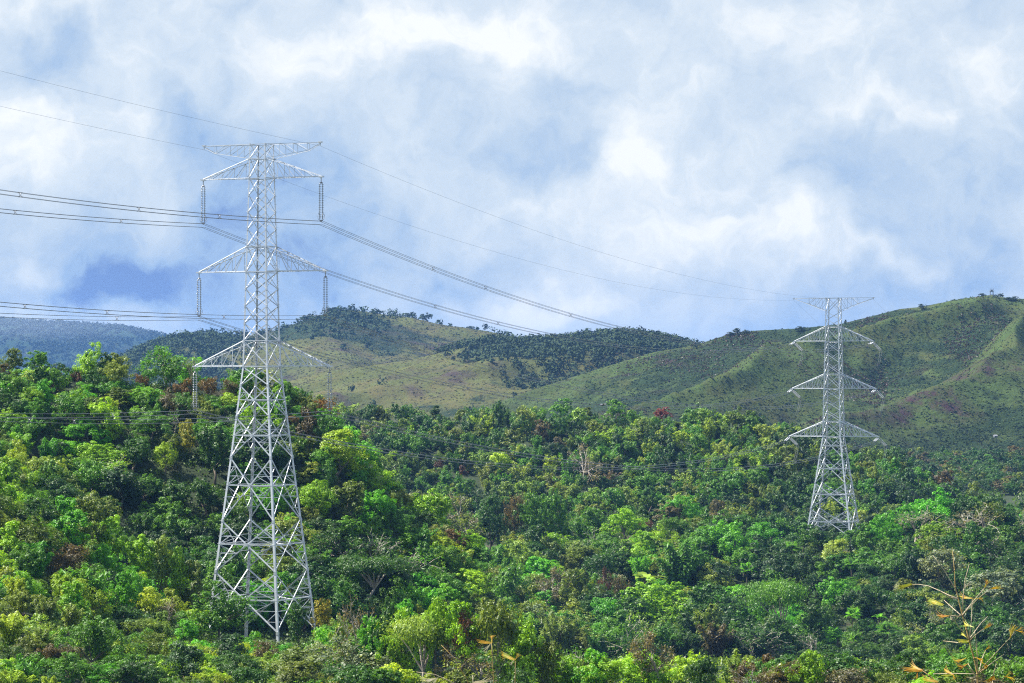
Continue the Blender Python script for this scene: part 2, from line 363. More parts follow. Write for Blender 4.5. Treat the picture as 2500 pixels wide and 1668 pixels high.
HILLS = {}
def hill(name, crest, Yc, Yf, zf, amp, freq, rot, mat, back=400, bulge=1.2, scrub_fn=None, nx=260, ny=70, label=None):
    """crest: photo columns and rows of the skyline, standing at depth Yc; the slope runs down to depth Yf"""
    cx = np.array([c[0] for c in crest], dtype=float); cy = np.array([c[1] for c in crest], dtype=float)
    x0, x1 = cx[0], cx[-1]
    px = np.linspace(x0, x1, nx)
    t = np.concatenate([np.linspace(0, 1, ny), 1 + np.linspace(0, 1, 14)[1:] ** 1.2])
    T, PX = np.meshgrid(t, px, indexing='ij')
    Yd = np.where(T <= 1, Yf + (Yc - Yf) * T, Yc + back * (T - 1))
    zc = np.interp(PX, cx, cy); zc = (HY - zc) / F * Yc
    s = np.where(T <= 1, np.sin(np.clip(T, 0, 1) * np.pi / 2) ** bulge, np.cos(np.clip(T - 1, 0, 1) * np.pi / 2))
    X = (PX - CX) / F * Yc * (1 - (1 - np.clip(T, 0, 1)) * 0.0) * (Yd / Yc) ** 0.6
    # spurs and gullies running down the slope, slanted
    u = X * math.cos(rot) + Yd * math.sin(rot); v = -X * math.sin(rot) + Yd * math.cos(rot)
    w = fbm(u / 160, v / 160, 3) * 60
    r = 1 - np.abs(fbm((u + w) * freq, v * freq * 0.25, 4, 0.5)) * 3.2
    env = np.clip(T * 3, 0, 1) * np.clip((1.0 - T) * 3.0 + .06, 0.0, 1)
    Z = zf + (zc - zf) * s + -(1 - np.clip(r, -.15, 1)) * amp * env + fbm(X / 25, Yd / 25, 4) * amp * 0.22 * np.clip(T * 3, 0, 1) * np.where(T > 0.97, 0.25, 1)
    pe = CX + X / Yd * F; lim = (HY - np.interp(pe, cx, cy)) / F * Yd
    Z = np.where(T < 1, np.minimum(Z, lim - (1 - T) * 1.5), np.minimum(Z, zc))
    scrub = np.clip(0.42 - r * 0.45, -1, 1) + (scrub_fn(PX, T) if scrub_fn is not None else 0)
    V = np.stack([X, Yd, Z], -1).reshape(-1, 3); n, k = X.shape
    a = (np.arange(n - 1)[:, None] * k + np.arange(k - 1)[None, :]).ravel()
    me = np_mesh(name, V, np.stack([a, a + 1, a + k + 1, a + k], -1), [mat], True, {'scrub': scrub.ravel()})
    o = col_obj(name, me); tag(o, label, kind='structure')
    HILLS[o.name] = (X, Yd, Z, scrub, PX, T)
    return o

M_HILL_NEAR = hill_material('grass_hill_green', (0.043, 0.068, 0.017), (0.075, 0.084, 0.024), (0.025, 0.046, 0.015), (0.052, 0.030, 0.031))
M_HILL_MID = hill_material('grass_hill_dry', (0.064, 0.074, 0.020), (0.110, 0.098, 0.032), (0.022, 0.040, 0.016), (0.060, 0.044, 0.036), 0.8)
M_HILL_FAR = hill_material('wooded_mountain', (0.014, 0.030, 0.016), (0.02, 0.036, 0.018), (0.010, 0.022, 0.012), (0.02, 0.025, 0.018), 0.5)
bump1 = lambda PX, T, x, t, sx, st, a: a * np.exp(-((PX - x) / sx) ** 2 - ((T - t) / st) ** 2)
hill('hill', [(1100, 1060), (1160, 1010), (1200, 988), (1300, 952), (1400, 920), (1500, 889), (1600, 859), (1700, 842), (1780, 815), (1850, 806), (1950, 801), (2050, 791), (2100, 779), (2200, 753), (2250, 748), (2300, 738), (2380, 724), (2425, 718), (2470, 727), (2560, 725), (2700, 740), (3000, 760), (3500, 850)],
     1850, 1380, -33, 24.0, 1 / 120, math.radians(-32), M_HILL_NEAR, scrub_fn=lambda PX, T: 0.55 * np.clip(1 - T * 3.2, 0, 1) + bump1(PX, T, 2350, 0.35, 160, 0.25, 0.25), nx=420, ny=110)
hill('hill', [(400, 1000), (600, 955), (700, 932), (800, 906), (900, 893), (1000, 879), (1080, 860), (1150, 844), (1200, 832), (1300, 834), (1400, 822), (1500, 813), (1560, 815), (1620, 827), (1700, 845), (1800, 865), (2000, 905), (2300, 960)],
     2300, 1650, -34, 13.0, 1 / 130, math.radians(-50), M_HILL_MID, scrub_fn=lambda PX, T: 0.95 * np.clip((PX - 1080) / 120, 0, 1) * np.clip((T - 0.60) * 5, 0, 1) + 0.35 * np.clip((PX - 1350) / 200, 0, 1) - 0.12, nx=300, ny=90)
hill('hill', [(100, 950), (180, 925), (280, 884), (350, 853), (430, 822), (520, 812), (600, 819), (680, 804), (740, 780), (800, 762), (850, 755), (900, 762), (950, 770), (1000, 775), (1060, 789), (1100, 796), (1150, 801), (1200, 810), (1250, 822), (1300, 838), (1400, 870), (1500, 900), (1700, 950)],
     2900, 2380, -34, 13.0, 1 / 160, math.radians(30), M_HILL_MID, scrub_fn=lambda PX, T: 0.8 * np.clip((640 - PX) / 100, 0, 1) + bump1(PX, T, 830, 0.8, 120, 0.3, 0.35) + 0.7 * np.clip(1 - T * 2.0, 0, 1) * np.clip((PX - 650) / 60, 0, 1) * np.clip((1000 - PX) / 100, 0, 1) - 0.05, nx=300, ny=80)
hill('mountain', [(-900, 760), (-300, 770), (0, 783), (100, 787), (200, 793), (300, 801), (380, 816), (430, 832), (520, 862), (700, 910)], 7600, 6100, -38, 24.0, 1 / 180, math.radians(30), M_HILL_FAR, back=800, nx=200, ny=60)
def hill_point(idx, px, t):
    X, Yd, Z, S, PX, T = list(HILLS.values())[idx]
    i = int(np.argmin(np.abs(T[:, 0] - t))); j = int(np.argmin(np.abs(PX[0] - px)))
    return float(X[i, j]), float(Yd[i, j]), float(Z[i, j])
# ------------------------------------------------------------------ the two pylons
def rot2(x, y, a): return (x * math.cos(a) - y * math.sin(a), x * math.sin(a) + y * math.cos(a))

class Pylon:
    def __init__(self, name, label, group, cx_px, Y, zb, ang):
        self.X = (cx_px - CX) / F * Y; self.Y = Y; self.zb = zb; self.ang = ang
        self.root = thing(name, label, 'pylon', (self.X, Y, zb), ang, group)
    def world(self, p):
        x, y = rot2(p[0], p[1], self.ang); return Vector((self.X + x, self.Y + y, self.zb + p[2]))

def lerp(a, b, t): return Vector(a).lerp(Vector(b), t)

def build_pylon(name, label, cx_px, Y, zb, ang, s_of, levels, panels, arms, peak, wleg, wbr, foot_z):
    """s_of(z): half width of the square body at world height z; panels: (z_top, z_bottom, kind)"""
    P = Pylon(name, label, None, cx_px, Y, zb, ang); R = P.root
    q = lambda z: z - zb
    sgn = [(-1, -1), (1, -1), (1, 1), (-1, 1)]
    corner = lambda k, z: Vector((sgn[k][0] * s_of(z), sgn[k][1] * s_of(z), q(z)))
    top = peak['z']
    # legs: in pieces between levels, thicker downwards
    zs = sorted(set([foot_z, top] + levels))
    for k in range(4):
        m = MB()
        for a, b in zip(zs[:-1], zs[1:]):
            w = wleg(0.5 * (a + b)); pa, pb = corner(k, a), corner(k, b)
            d = (pb - pa).normalized()
            # two flanges along the two faces
            for ax in (Vector((-sgn[k][0], 0, 0)), Vector((0, -sgn[k][1], 0))):
                other = Vector((0, -sgn[k][1], 0)) if ax.x else Vector((-sgn[k][0], 0, 0))
                t = w * 0.16
                vs = []
                for p in (pa - d * 0.02, pb + d * 0.02):
                    o0 = other * (0.0 if ax.x else t + 0.003)
                    s0 = ax * (0.0 if ax.x else 0.0)
                    vs += [p + s0, p + ax * w, p + ax * w + other * t, p + other * t]
                if not ax.x:     # second flange starts behind the first one's thickness
                    vs = [v + (-ax * 0) for v in vs]
                    vs = [v if i % 4 in (1, 2) else v + ax * (t + 0.003) for i, v in enumerate(vs)]
                m.poly(vs, [(0, 1, 5, 4), (1, 2, 6, 5), (2, 3, 7, 6), (3, 0, 4, 7), (3, 2, 1, 0), (4, 5, 6, 7)])
            # splice plate at the joint
            c = pb + Vector((-sgn[k][0], -sgn[k][1], 0)) * w * 0.35
            m.box(c, w * 1.0, w * 1.0, w * 1.5)
        # concrete-free foot stub and climbing pegs
        for z in np.arange(foot_z + 2.5, top, 0.9):
            pc = corner(k, z)
            if k in (0, 2): m.tube([pc, pc + Vector((sgn[k][0] * 0.16, 0, 0))], 0.014, 4)
        m.build('leg', M_STEEL, R)
    # face bracing, one part per panel
    for (zt, zbt, kind) in panels:
        m = MB(); w = wbr(0.5 * (zt + zbt))
        for k in range(4):
            k2 = (k + 1) % 4
            n = Vector((sgn[k][0] + sgn[k2][0], sgn[k][1] + sgn[k2][1], 0)).normalized()
            A, B, A2, B2 = corner(k, zt), corner(k2, zt), corner(k, zbt), corner(k2, zbt)
            i = n * (-0.02); j = n * (-0.02 - w * 1.05)
            if kind in ('x', 'xh', 'xhr', 'xt', 'xo'):
                m.angle(A + i, B2 + i, w, n); m.angle(B + j, A2 + j, w, n)
            if kind in ('xt', 'top'):
                m.angle(A + n * 0.012, B + n * 0.012, w, n)
            if kind == 'top': continue
            if kind == 'single':
                if k % 2 == 0: m.angle(A + i, B2 + i, w, n)
                else: m.angle(B + i, A2 + i, w, n)
            ta, tb = s_of(zt), s_of(zbt); tc = ta / (ta + tb); zx = zt + (zbt - zt) * tc
            if kind in ('xh', 'xhr'):
                m.angle(corner(k, zx) + n * 0.012, corner(k2, zx) + n * 0.012, w * 0.95, n)
                # gusset plate where the diagonals cross
                c = (corner(k, zx) + corner(k2, zx)) * 0.5 + n * 0.03
                tang = (corner(k2, zx) - corner(k, zx)).normalized(); up = Vector((0, 0, 1)); g = w * 1.5
                m.poly([c - tang * g - up * g, c + tang * g - up * g, c + tang * g + up * g, c - tang * g + up * g, c - tang * g - up * g - n * .03, c + tang * g - up * g - n * .03, c + tang * g + up * g - n * .03, c - tang * g + up * g - n * .03],
                       [(0, 1, 2, 3), (7, 6, 5, 4), (0, 4, 5, 1), (1, 5, 6, 2), (2, 6, 7, 3), (3, 7, 4, 0)])
            if kind in ('xh', 'xhr'):      # small redundant members between leg and diagonal
                mid = (corner(k, zx) + corner(k2, zx)) * 0.5
                ww = w * 0.52; steps = (0.34, 0.67) if kind == 'xhr' else (0.5,)
                for (L0, side) in ((A, k), (B, k2), (A2, k), (B2, k2)):
                    prev_leg = corner(side, zx)
                    for f in steps[::-1]:
                        pd = lerp(L0, mid, f); zl = L0.z + (corner(side, zx).z - L0.z) * f + zb
                        pl = corner(side, zl)
                        m.angle(pl - n * 0.07, pd - n * 0.07, ww, n)
                        m.angle(prev_leg - n * 0.07, pd - n * 0.07, ww, n)
                        prev_leg = pl
            if kind == 'xo':
                mid = (corner(k, zx) + corner(k2, zx)) * 0.5
                for (L0, side) in ((A, k), (B, k2), (A2, k), (B2, k2)):
                    pd = lerp(L0, mid, 0.5); pl = corner(side, 0.5 * (L0.z + corner(side, zx).z) + zb)
                    m.angle(pl - n * 0.06, pd - n * 0.06, w * 0.6, n)
        if kind in ('xh', 'xhr'):           # plan bracing inside the square
            zx = zt + (zbt - zt) * (s_of(zt) / (s_of(zt) + s_of(zbt)))
            mids = [(corner(k, zx) + corner((k + 1) % 4, zx)) * 0.5 for k in range(4)]
            for k in range(4): m.angle(mids[k] - Vector((0, 0, .1)), mids[(k + 1) % 4] - Vector((0, 0, .1)), w * 0.7, (0, 0, 1))
        m.build('lattice_panel', M_STEEL, R)
    # cross arms
    P.tips = {}
    for ai, (zt, zbt, length, nweb) in enumerate(arms):
        for sd_ in (-1, 1):
            tip = Vector((sd_ * length, 0, q(zbt)))
            cm, wm = MB(), MB(); w = wbr(zbt) * 1.05
            st, sb = s_of(zt), s_of(zbt)
            T_, B_ = [], []
            for yy in (-1, 1):
                a = Vector((sd_ * st, yy * st, q(zt))); b = Vector((sd_ * sb, yy * sb, q(zbt)))
                tipy = tip + Vector((0, yy * 0.16, 0))
                cm.angle(a, tipy + Vector((0, 0, 0.12)), w, (0, yy, 0.4)); cm.angle(b, tipy, w * 1.15, (0, 0, -1))
                T_.append((a, tipy + Vector((0, 0, .12)))); B_.append((b, tipy))
            fr = [k / (nweb + 0.6) for k in range(nweb + 1)]
            for f_ in range(2):
                yy = (-1, 1)[f_]; n = Vector((0, yy, 0)); a, tp = T_[f_]; b, tq = B_[f_]
                for k in range(nweb):
                    f0, f1 = fr[k], fr[k + 1]
                    if k > 0: wm.angle(lerp(a, tp, f0), lerp(b, tq, f0), w * 0.55, n)
                    wm.angle(lerp(a, tp, f0) - n * .03, lerp(b, tq, f1) - n * .03, w * 0.72, n)
                wm.angle(lerp(a, tp, fr[-1]), lerp(b, tq, fr[-1]), w * 0.5, n)
            for k in range(1, nweb + 1):
                f0, f1 = fr[k - 1], fr[k]
                wm.angle(lerp(*B_[0], f1), lerp(*B_[1], f1), w * 0.6, (0, 0, -1))
                wm.angle(lerp(*T_[0], f1), lerp(*T_[1], f1), w * 0.6, (0, 0, 1))
                wm.angle(lerp(*B_[k % 2], f0) + Vector((0, 0, .05)), lerp(*B_[(k + 1) % 2], f1) + Vector((0, 0, .05)), w * 0.6, (0, 0, -1))
            arm = cm.build('cross_arm', M_STEEL, R)
            wm.build('arm_lattice', M_STEEL, arm)
            pm = MB(); pm.box(tip + Vector((sd_ * 0.05, 0, 0.02)), 0.55, 0.5, 0.16); pm.box(tip + Vector((sd_ * 0.05, 0, -0.16)), 0.10, 0.12, 0.22)
            pm.build('tip_plate', M_STEEL, arm)
            P.tips[(ai, sd_)] = P.world(tip + Vector((sd_ * 0.05, 0, -0.26)))
    # earth-wire beam at the top: flat top chords, bottom chords hanging down to the body
    for sd_ in (-1, 1):
        cm, wm = MB(), MB(); w = wbr(top); Lh = peak['len']; zt, zbt = top, peak['zb']
        tip = Vector((sd_ * Lh, 0, q(zt)))
        st, sb = s_of(zt), s_of(zbt)
        for yy in (-1, 1):
            a = Vector((sd_ * st, yy * st, q(zt))); b = Vector((sd_ * sb, yy * sb, q(zbt)))
            tq = tip + Vector((0, yy * .12, 0)); kn = peak['knee']
            nb = Vector((sd_ * Lh * kn[0], yy * (st * (1 - kn[0]) + .1), q(zt) - kn[1]))
            cm.angle(a, tq, w, (0, yy, 0)); cm.angle(b, nb, w, (0, yy, 0)); cm.angle(nb, tq - Vector((0, 0, .1)), w, (0, yy, 0))
            n = Vector((0, yy, 0)); N = peak['n']
            for k in range(N):
                f0, f1 = k / N, (k + 1) / N
                fa = lambda f: lerp(a, Vector((nb.x, tq.y * 0 + nb.y, q(zt))), f)
                fb = lambda f: lerp(b, nb, f)
                wm.angle(fa(f1), fb(f1), w * 0.55, n); wm.angle(fa(f0) - n * .03, fb(f1) - n * .03, w * 0.7, n)
        for k in range(1, 4):
            f = k / 4.0; s_ = st * (1 - f) + .12 * f
            cm.angle((sd_ * (st + (Lh - st) * f), -s_, q(zt)), (sd_ * (st + (Lh - st) * f), s_, q(zt)), w * .6, (0, 0, 1))
        arm = cm.build('earth_wire_arm', M_STEEL, R); wm.build('arm_lattice', M_STEEL, arm)
        pm = MB(); pm.box(tip + Vector((0, 0, 0.06)), 0.42, 0.36, 0.14); pm.box(tip + Vector((0, 0, -0.2)), 0.07, 0.08, 0.4)
        pm.build('tip_plate', M_STEEL, arm)
        P.tips[('e', sd_)] = P.world(tip + Vector((0, 0, -0.4)))
    # inner plan bracing where the arms meet the body
    for (zt, zbt, length, nweb) in arms:
        for z in (zt, zbt):
            m = MB(); w = wbr(z)
            for k in range(4):
                n = Vector((sgn[k][0] + sgn[(k + 1) % 4][0], sgn[k][1] + sgn[(k + 1) % 4][1], 0)).normalized()
                m.angle(corner(k, z) + n * .015, corner((k + 1) % 4, z) + n * .015, w, n)
            m.angle(corner(0, z) - Vector((0, 0, .12)), corner(2, z) - Vector((0, 0, .12)), w * .6, (0, 0, 1)); m.angle(corner(1, z) - Vector((0, 0, .22)), corner(3, z) - Vector((0, 0, .22)), w * .6, (0, 0, 1))
            m.build('plan_lattice', M_STEEL, R)
    return P

A1, A2 = math.radians(-24.3), math.radians(-19.0)
Y1, Y2 = 383.0, 759.0
z1 = lambda y: zy(y, Y1)
z2 = lambda y: zy(y, Y2)
def s1(z):
    y = HY - z * F / Y1
    r = np.interp(y, [340, 388, 664, 895, 1600], [30.5, 31.8, 41.0, 48.9, 148.0])
    return float(r) / math.sqrt(2) * Y1 / F
def s2(z):
    y = HY - z * F / Y2
    r = np.interp(y, [720, 760, 1066, 1420], [22.4, 23.0, 32.3, 101.0])
    return float(r) / math.sqrt(2) * Y2 / F
Z1B = gz(640, Y1)
lv1 = [353, 388, 436, 477.5, 519, 560.5, 602, 664, 706, 748, 790, 832, 895, 941, 1018, 1116, 1270, 1393, 1537]
pan1 = [(353, 388, 'xt'), (388, 436, 'x')] + [(436 + 41.5 * k, 436 + 41.5 * (k + 1), 'x') for k in range(4)] + [(602, 664, 'xo')] + \
       [(664 + 42 * k, 664 + 42 * (k + 1), 'x') for k in range(4)] + [(832, 895, 'xo'), (895, 941, 'x'), (941, 1018, 'xh'), (1018, 1116, 'xhr'), (1116, 1270, 'xhr'), (1270, 1393, 'xhr'), (1393, 1537, 'xhr')]
T1 = build_pylon('lattice_pylon', 'tall near lattice pylon with hanging insulators on the left hillside', 639, Y1, Z1B, A1, s1,
    [z1(y) for y in lv1], [(z1(a), z1(b), k) for a, b, k in pan1],
    [(z1(388), z1(436), 7.78, 4), (z1(602), z1(664), 8.34, 4), (z1(832), z1(895), 8.88, 4)],
    dict(z=z1(353), zb=z1(388), len=7.72, knee=(0.80, 0.88), n=3), lambda z: 0.135 + 0.15 * (25 - z) / 55, lambda z: 0.068 + 0.07 * (25 - z) / 55, z1(1585))
Z2B = gz(2036, Y2)
lv2 = [728, 760, 797, 833.5, 860, 886, 913, 949, 976, 1002, 1028.5, 1066, 1117, 1178, 1241.6, 1310]
pan2 = [(728, 760, 'xt'), (760, 778.5, 'single'), (778.5, 797, 'single'), (797, 833.5, 'xo'), (833.5, 860, 'x'), (860, 886, 'x'), (886, 913, 'x'), (913, 949, 'xo'), (949, 976, 'x'), (976, 1002, 'x'), (1002, 1028.5, 'x'), (1028.5, 1066, 'xo'),
        (1066, 1117, 'xh'), (1117, 1178, 'xh'), (1178, 1241.6, 'xhr'), (1241.6, 1310, 'xhr')]
T2 = build_pylon('lattice_pylon', 'smaller far lattice pylon with slanting insulators above the right forest', 2035, Y2, Z2B, A2, s2,
    [z2(y) for y in lv2], [(z2(a), z2(b), k) for a, b, k in pan2],
    [(z2(797), z2(833.5), 9.28, 5), (z2(913), z2(949), 9.86, 5), (z2(1028.5), z2(1066), 10.48, 5)],
    dict(z=z2(728), zb=z2(760), len=9.48, knee=(0.62, 1.35), n=3), lambda z: 0.19 + 0.15 * (16 - z) / 55, lambda z: 0.105 + 0.075 * (16 - z) / 55, z2(1365))

# ------------------------------------------------------------------ insulator strings
SIDE = {-1: 'left', 1: 'right'}; LEVEL = {0: 'top', 1: 'middle', 2: 'bottom'}
def stack_profile(n, r_in, r_out):
    pr = [(0.0, r_in)]
    for k in range(n):
        a = 0.01 + 0.98 * k / n; d = 0.98 / n
        pr += [(a, r_in), (a + d * .18, r_in * 1.3), (a + d * .30, r_out), (a + d * .42, r_out * .92), (a + d * .50, r_in)]
    return pr + [(1.0, r_in)]
def insulator(label, group, top, d, length, side, gap, n, r_out, sides=9, yoke_len=0.42, ring=True, mat=None):
    """a double string from the point top along direction d"""
    top = Vector(top); d = Vector(d).normalized(); side = Vector(side); side = (side - d * side.dot(d)).normalized()
    root = thing('insulator_string', label, 'insulator', top, 0, group)
    o = Vector((0, 0, 0)); m = MB(); h = side * gap / 2; third = d.cross(side)
    m.tube([o, d * 0.34], 0.05, 6); m.lathe(d * .34, d * .52, [(0, .05), (.3, .10), (.7, .10), (1, .05)], 6); m.build('link', M_WIRE, root)
    a = d * yoke_len
    def yoke(c, up):
        mm = MB(); t = third * 0.03; pts = [c - h * 1.15, c + h * 1.15, c + h * 1.15 + d * .10, c + d * (.10 + .14 * up), c - h * 1.15 + d * .10] if up > 0 else [c + d * .10 - h * 1.15, c + d * .10 + h * 1.15, c + h * 1.15, c - d * .12, c - h * 1.15]
        k = len(pts); mm.poly([p - t for p in pts] + [p + t for p in pts], [tuple(range(k)), tuple(range(2 * k - 1, k - 1, -1))] + [(i, (i + 1) % k, k + (i + 1) % k, k + i)[::-1] for i in range(k)])
        mm.build('yoke_plate', M_WIRE, root)
    yoke(a, -1)
    b0 = a + d * 0.12; b1 = b0 + d * length
    for sgn_ in (-1, 1):
        mm = MB(); mm.lathe(b0 + h * sgn_, b1 + h * sgn_, stack_profile(n, r_out * .26, r_out), sides); mm.build('disc_stack', mat or M_DISC, root, True)
        if ring:
            rm = MB(); c = b1 + h * sgn_ * 1.5 - d * .35
            rm.tube([c + (third * math.cos(t) * .30 + d * math.sin(t) * .38) for t in np.linspace(0, 2 * math.pi, 17)], .02, 5, False); rm.build('grading_ring', M_WIRE, root)
    yoke(b1 + d * .04, 1)
    return top + b1 + d * 0.40

def catenary(a, b, sag, n=48):
    a, b = Vector(a), Vector(b); pts = []
    for k in range(n + 1):
        t = k / n; p = a.lerp(b, t); p.z -= 4 * sag * t * (1 - t); pts.append(p)
    return pts
def bundle(label, group, a, b, sag, at=(), spread=0.42, r=0.023, n=48, cut=None):
    """four conductors with spacers, from a to b"""
    a, b = Vector(a), Vector(b)
    pts = catenary(a, b, sag, n)
    if cut: pts = pts[:cut]
    hz = Vector((b.y - a.y, -(b.x - a.x), 0)).normalized(); up = Vector((0, 0, 1))
    root = thing('power_line', label, 'power line', pts[0], 0, group)
    rel = [p - pts[0] for p in pts]; hs = spread / 2
    for (i, j) in ((-1, -1), (1, -1), (1, 1), (-1, 1)):
        m = MB(); m.tube([p + hz * i * hs + up * j * hs for p in rel], r, 4); m.build('wire', M_WIRE, root)
    for t in at:
        f = t * n; k = int(f)
        if k >= len(rel) - 1: continue
        c = rel[k].lerp(rel[k + 1], f - k); d = (rel[k + 1] - rel[k]).normalized(); m = MB()
        cs = [c + hz * i * hs + up * j * hs for (i, j) in ((-1, -1), (1, -1), (1, 1), (-1, 1))]
        for q in cs: m.tube([q, q.lerp(c, .62)], .028, 5); m.tube([q - d * .12, q + d * .12], .038, 5)
        inner = [q.lerp(c, .6) for q in cs]
        for k2 in range(4): m.tube([inner[k2], inner[(k2 + 1) % 4]], .028, 5)
        m.build('spacer', M_WIRE, root)
    return pts
def earth_wire(label, group, a, b, sag, r=0.011, cut=None):
    pts = catenary(a, b, sag, 48)
    if cut: pts = pts[:cut]
    m = MB(); m.tube([p - pts[0] for p in pts], r, 4)
    o = m.build('earth_wire', M_WIRE); o.location = pts[0]; tag(o, label, 'wire', group)
    return o

HB = math.radians(33); back = Vector((-math.sin(HB), -math.cos(HB), 0))
HO = math.radians(28); out_d = Vector((math.sin(HO), math.cos(HO), 0))
U1 = Vector((math.cos(A1), math.sin(A1), 0)); U2 = Vector((math.cos(A2), math.sin(A2), 0))
for (lvl, sd_) in [(l, s) for l in range(3) for s in (-1, 1)]:
    where = f'{LEVEL[lvl]} {SIDE[sd_]}'
    bot = insulator(f'double insulator string hanging plumb from the near pylon\'s {where} arm', 'hanging insulators of the near pylon', T1.tips[(lvl, sd_)], (0, 0, -1), 4.15, U1, 0.37, 20, 0.15, mat=M_DISC_LIT if lvl == 2 else M_DISC)
    # the far pylon: one string towards the near pylon, one away from it
    tip = T2.tips[(lvl, sd_)]
    d_in = (bot - tip); d_in.z = 0; d_in.normalize(); d_in = (d_in + Vector((0, 0, -0.10 - 0.02 * lvl))).normalized()
    e_in = insulator(f'double insulator string on the far pylon\'s {where} arm, pointing towards the near pylon', 'tension insulators of the far pylon', tip, d_in, 4.3, (1, 0, 0), 0.42, 16, 0.14, 7, 0.4, False, M_DISC_LIT)
    d_out = (out_d + Vector((0, 0, -0.40))).normalized()
    e_out = insulator(f'double insulator string slanting down away from the far pylon\'s {where} arm', 'tension insulators of the far pylon', tip, d_out, 4.3, (1, 0, 0), 0.42, 16, 0.14, 7, 0.4, False, M_DISC_LIT)
    # jumper loop under the arm
    loop = thing('jumper_loop', f'slack jumper loop drooping under the far pylon\'s {where} arm', 'jumper cable', e_in, 0, 'jumper loops of the far pylon')
    lp = []
    for k in range(25):
        t = k / 24; p = e_in.lerp(e_out, t); p.z = min(p.z, p.z) - 4.6 * (1 - (2 * t - 1) ** 2) ** 0.75; lp.append(p - e_in)
    for (i, j) in ((-1, -1), (1, -1), (1, 1), (-1, 1)):
        m = MB(); m.tube([p + Vector((i * .2, 0, j * .2)) for p in lp], .013, 4); m.build('wire', M_WIRE, loop)
    spots = {(0, 1): (.115, .178, .297, .518, .70), (0, -1): (.25, .34, .55, .75)}.get((lvl, sd_), (.15, .3, .45, .6, .75))
    bundle(f'four-wire line sagging between the two pylons from their {where} arms', 'conductors between the pylons', bot, e_in, 6.6, spots)
    tl = T1.tips[(lvl, sd_)]
    z_up = 20.0
    end = bot + back * 200; end.z = bot.z + z_up
    bundle(f'four-wire line leaving the near pylon\'s {where} arm past the photo\'s left edge', 'conductors leaving the near pylon', bot, end, (5.7, 6.4, 6.2 + .5 * (sd_ + 1))[lvl], (.075 + .02 * (sd_ > 0), .165 + .03 * lvl, .26), cut=22, r=0.021)
    endo = e_out + out_d * 420; endo.z = e_out.z - 62
    bundle(f'four-wire line falling away behind the far pylon\'s {where} arm', 'conductors beyond the far pylon', e_out, endo, 24, (.12, .24), cut=30)
for sd_ in (-1, 1):
    a, b = T1.tips[('e', sd_)], T2.tips[('e', sd_)]
    earth_wire(f'thin single wire between the {SIDE[sd_]} tips of the two pylons\' top beams', 'earth wires', a, b, 4.9)
    e = a + back * 200; e.z = a.z + 23.5
    earth_wire(f'thin wire rising leftward out of the photo from the near pylon\'s {SIDE[sd_]} top tip', 'earth wires', a, e, 2.6, cut=22)
    e = b + out_d * 420; e.z = b.z - 62
    earth_wire(f'thin single wire dropping behind the {SIDE[sd_]} tip of the far pylon\'s top beam', 'earth wires', b, e, 22, cut=30)
# ------------------------------------------------------------------ plants: a few shapes of each kind, unit height, base at the origin
def unit(v): return v / np.maximum(np.linalg.norm(v, axis=-1, keepdims=True), 1e-9)
def leaf_quads(rs, P, N, size, asp=0.55, along=None):
    """diamond leaves at P facing N; returns verts, faces"""
    n = len(P); N = unit(N)
    t = rs.normal(size=(n, 3)) if along is None else along
    t = unit(t - N * (t * N).sum(-1, keepdims=True)); b = np.cross(N, t)
    s = (size if hasattr(size, '__len__') else np.full(n, size)) * rs.uniform(0.6, 1.35, n)
    s = s[:, None]
    V = np.stack([P - t * s * .5, P + b * s * asp * .5 - N * s * .06, P + t * s * .5, P - b * s * asp * .5 - N * s * .06], 1).reshape(-1, 3)
    Fc = np.arange(4 * n).reshape(n, 4)
    return V, Fc
def sphere_dirs(rs, n, up=0.0):
    d = unit(rs.normal(size=(n, 3))); d[:, 2] += up; return unit(d)
def crown_lobed(rs, W, z0, z1, lobes, puffs, per, leaf, flat=0.0, droop=0.0):
    zc, hz = (z0 + z1) / 2, (z1 - z0) / 2; Ps, Ns = [], []; centers = []
    for i in range(lobes):
        d = sphere_dirs(rs, 1, 0.25)[0]; rr = rs.uniform(.30, .92)
        c = np.array([d[0] * W / 2 * rr, d[1] * W / 2 * rr, zc + d[2] * hz * rr * (1 - flat)])
        taper = 1.0 - 0.35 * max(0, (c[2] - zc) / hz)
        rad = W * rs.uniform(.11, .26) * taper
        centers.append((c, rad))
        pd = sphere_dirs(rs, puffs, 0.15)
        for k in range(puffs):
            pc = c + pd[k] * rad * np.array([1, 1, .85 * hz / (W / 2) if hz < W / 2 else 1.0]) * rs.uniform(.75, 1.05); pr = rad * rs.uniform(.28, .5)
            ld = sphere_dirs(rs, per, 0.35); u = rs.uniform(0.55, 1.08, (per, 1))
            Ps.append(pc + ld * pr * u); nn = ld * .75 + pd[k] * .5 + rs.normal(size=(per, 3)) * .45; nn[:, 2] += .35; Ns.append(nn)
    P = np.concatenate(Ps); N = np.concatenate(Ns)
    P[:, 2] = np.clip(P[:, 2], 0.04, None); P[:, 2] *= 1.0 / max(P[:, 2].max(), 1e-6)
    al = None
    if droop:
        al = rs.normal(size=P.shape) * .6; al[:, 2] -= droop
    V, Fc = leaf_quads(rs, P, N, leaf, 0.55, al)
    return V, Fc, centers
